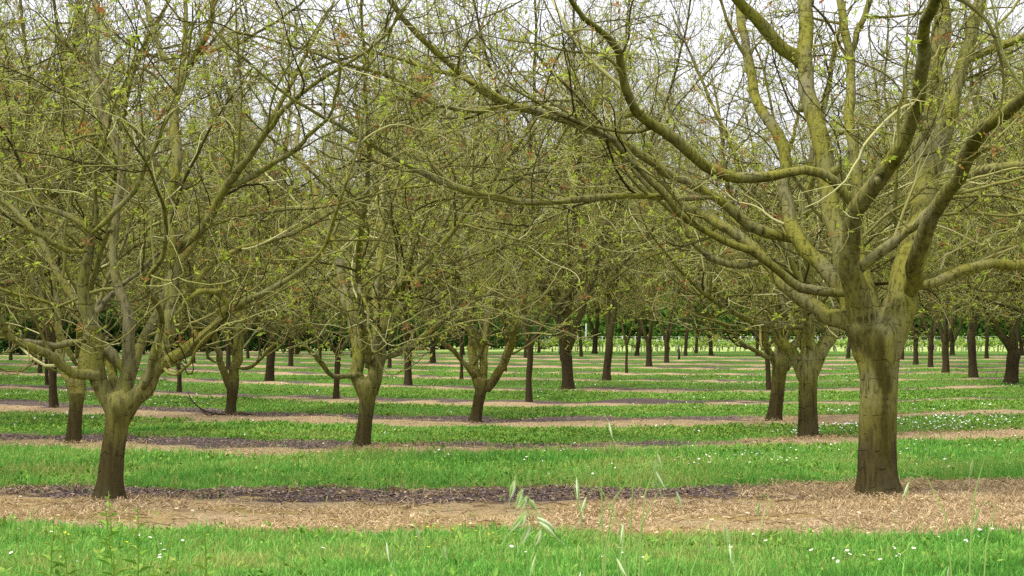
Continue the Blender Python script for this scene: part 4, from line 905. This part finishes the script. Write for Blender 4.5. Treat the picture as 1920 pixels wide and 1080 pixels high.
# stake and pale post
g = Geo(); q = np.array([(0, 0, -.1, .05), (.01, 0, .2, .05), (.0, 0, .40, .045), (0, 0, .42, .03)]); tubes(g, q[None, :, :3], q[None, :, 3], 8, cap=True)
tag(link(g.mesh('stake', [M_stake]), 'stake', None, (gx(1273, 76.5), 76.5, 0)), 'short dark wooden stake standing in the far grass before the vineyard', 'stake')
g = Geo(); q = np.array([(0, 0, -.1, .05), (0, 0, .8, .05), (0, 0, 1.40, .045), (0, 0, 1.45, .03)]); tubes(g, q[None, :, :3], q[None, :, 3], 10, cap=True)
tag(link(g.mesh('pale_post', [M_post]), 'pale_post', None, (gx(1099, 112.), 112., -.06)), 'tall pale post beyond the vines at the end of the central aisle', 'post')

# ------------------------------------------------------------------ thicket and forest beyond (read as one mass)
def leaf_mass(name, clumps, seed, lsize, label, cat):
    r = np.random.default_rng(seed); g = Geo()
    for x0, y0, z0, rx, ry, rz, n, base_t in clumps:
        u = norm(r.normal(0, 1, (n, 3))); rad = r.uniform(.55, 1.05, (n, 1))*(1+.18*np.sin(u[:, :1]*7+x0)+.15*np.sin(u[:, 2:3]*9+y0))
        p = np.array([x0, y0, z0])+u*rad*np.array([rx, ry, rz]); p[:, 2] = np.maximum(p[:, 2], .0+r.uniform(0, .3, n))
        d = norm(r.normal(0, 1, (n, 3))); s_ = norm(np.cross(d, r.normal(0, 1, (n, 3)))); L = lsize*r.uniform(.6, 1.4, (n, 1))
        V = np.stack([p, p+d*L*.5+s_*L*.35, p+d*L, p+d*L*.5-s_*L*.35], 1)
        g.add(V.reshape(-1, 3), (np.arange(n)*4)[:, None]+np.array([[0, 1, 2, 3]]), 0, np.repeat(np.clip(base_t+r.normal(0, .14, n), 0, 1), 4))
    # stems
    for x0, y0, z0, rx, ry, rz, n, bt in clumps[::2]:
        tubes(g, np.array([[(x0, y0, -.3), (x0+.2, y0, z0*.5), (x0, y0, z0)]]), np.array([[rx*.06+.06, rx*.05+.04, .05]]), 6, 1)
    return tag(link(g.mesh(name, [M_forest, M_stake], False), name), label, cat, kind='stuff')
r = np.random.default_rng(33); cl = []
for k in range(150):
    d = r.uniform(148, 185); x = r.uniform(-.36, .36)*d; z = r.uniform(1.0, 12.5); q = r.uniform(2.2, 4.2)
    cl.append((x, d+z*.3, z, q, q, q*.9, 1300, r.uniform(.15, .8)))
for k in range(56): x = -60+k*2.15; cl.append((x+r.normal(0, .5), 147+r.normal(0, 2.5), r.uniform(1.0, 2.6), 2.3, 2, 2.2, 900, r.uniform(.35, .9)))
leaf_mass('forest', cl, 34, .50, 'dense green woodland edge far behind the orchard and vineyard', 'forest')
cl = []
for k in range(46):
    f = k/45; px = -160+f*1170; d = 84+f*26+r.normal(0, 1.2); q = r.uniform(.9, 1.7)
    cl.append((gx(px, d), d, q*.8, q*1.1, q*.8, q*1.05, 800, r.uniform(.05, .55)))
leaf_mass('thicket', cl, 35, .22, 'dark green thicket of shrubs closing off the orchard behind its left half', 'thicket')
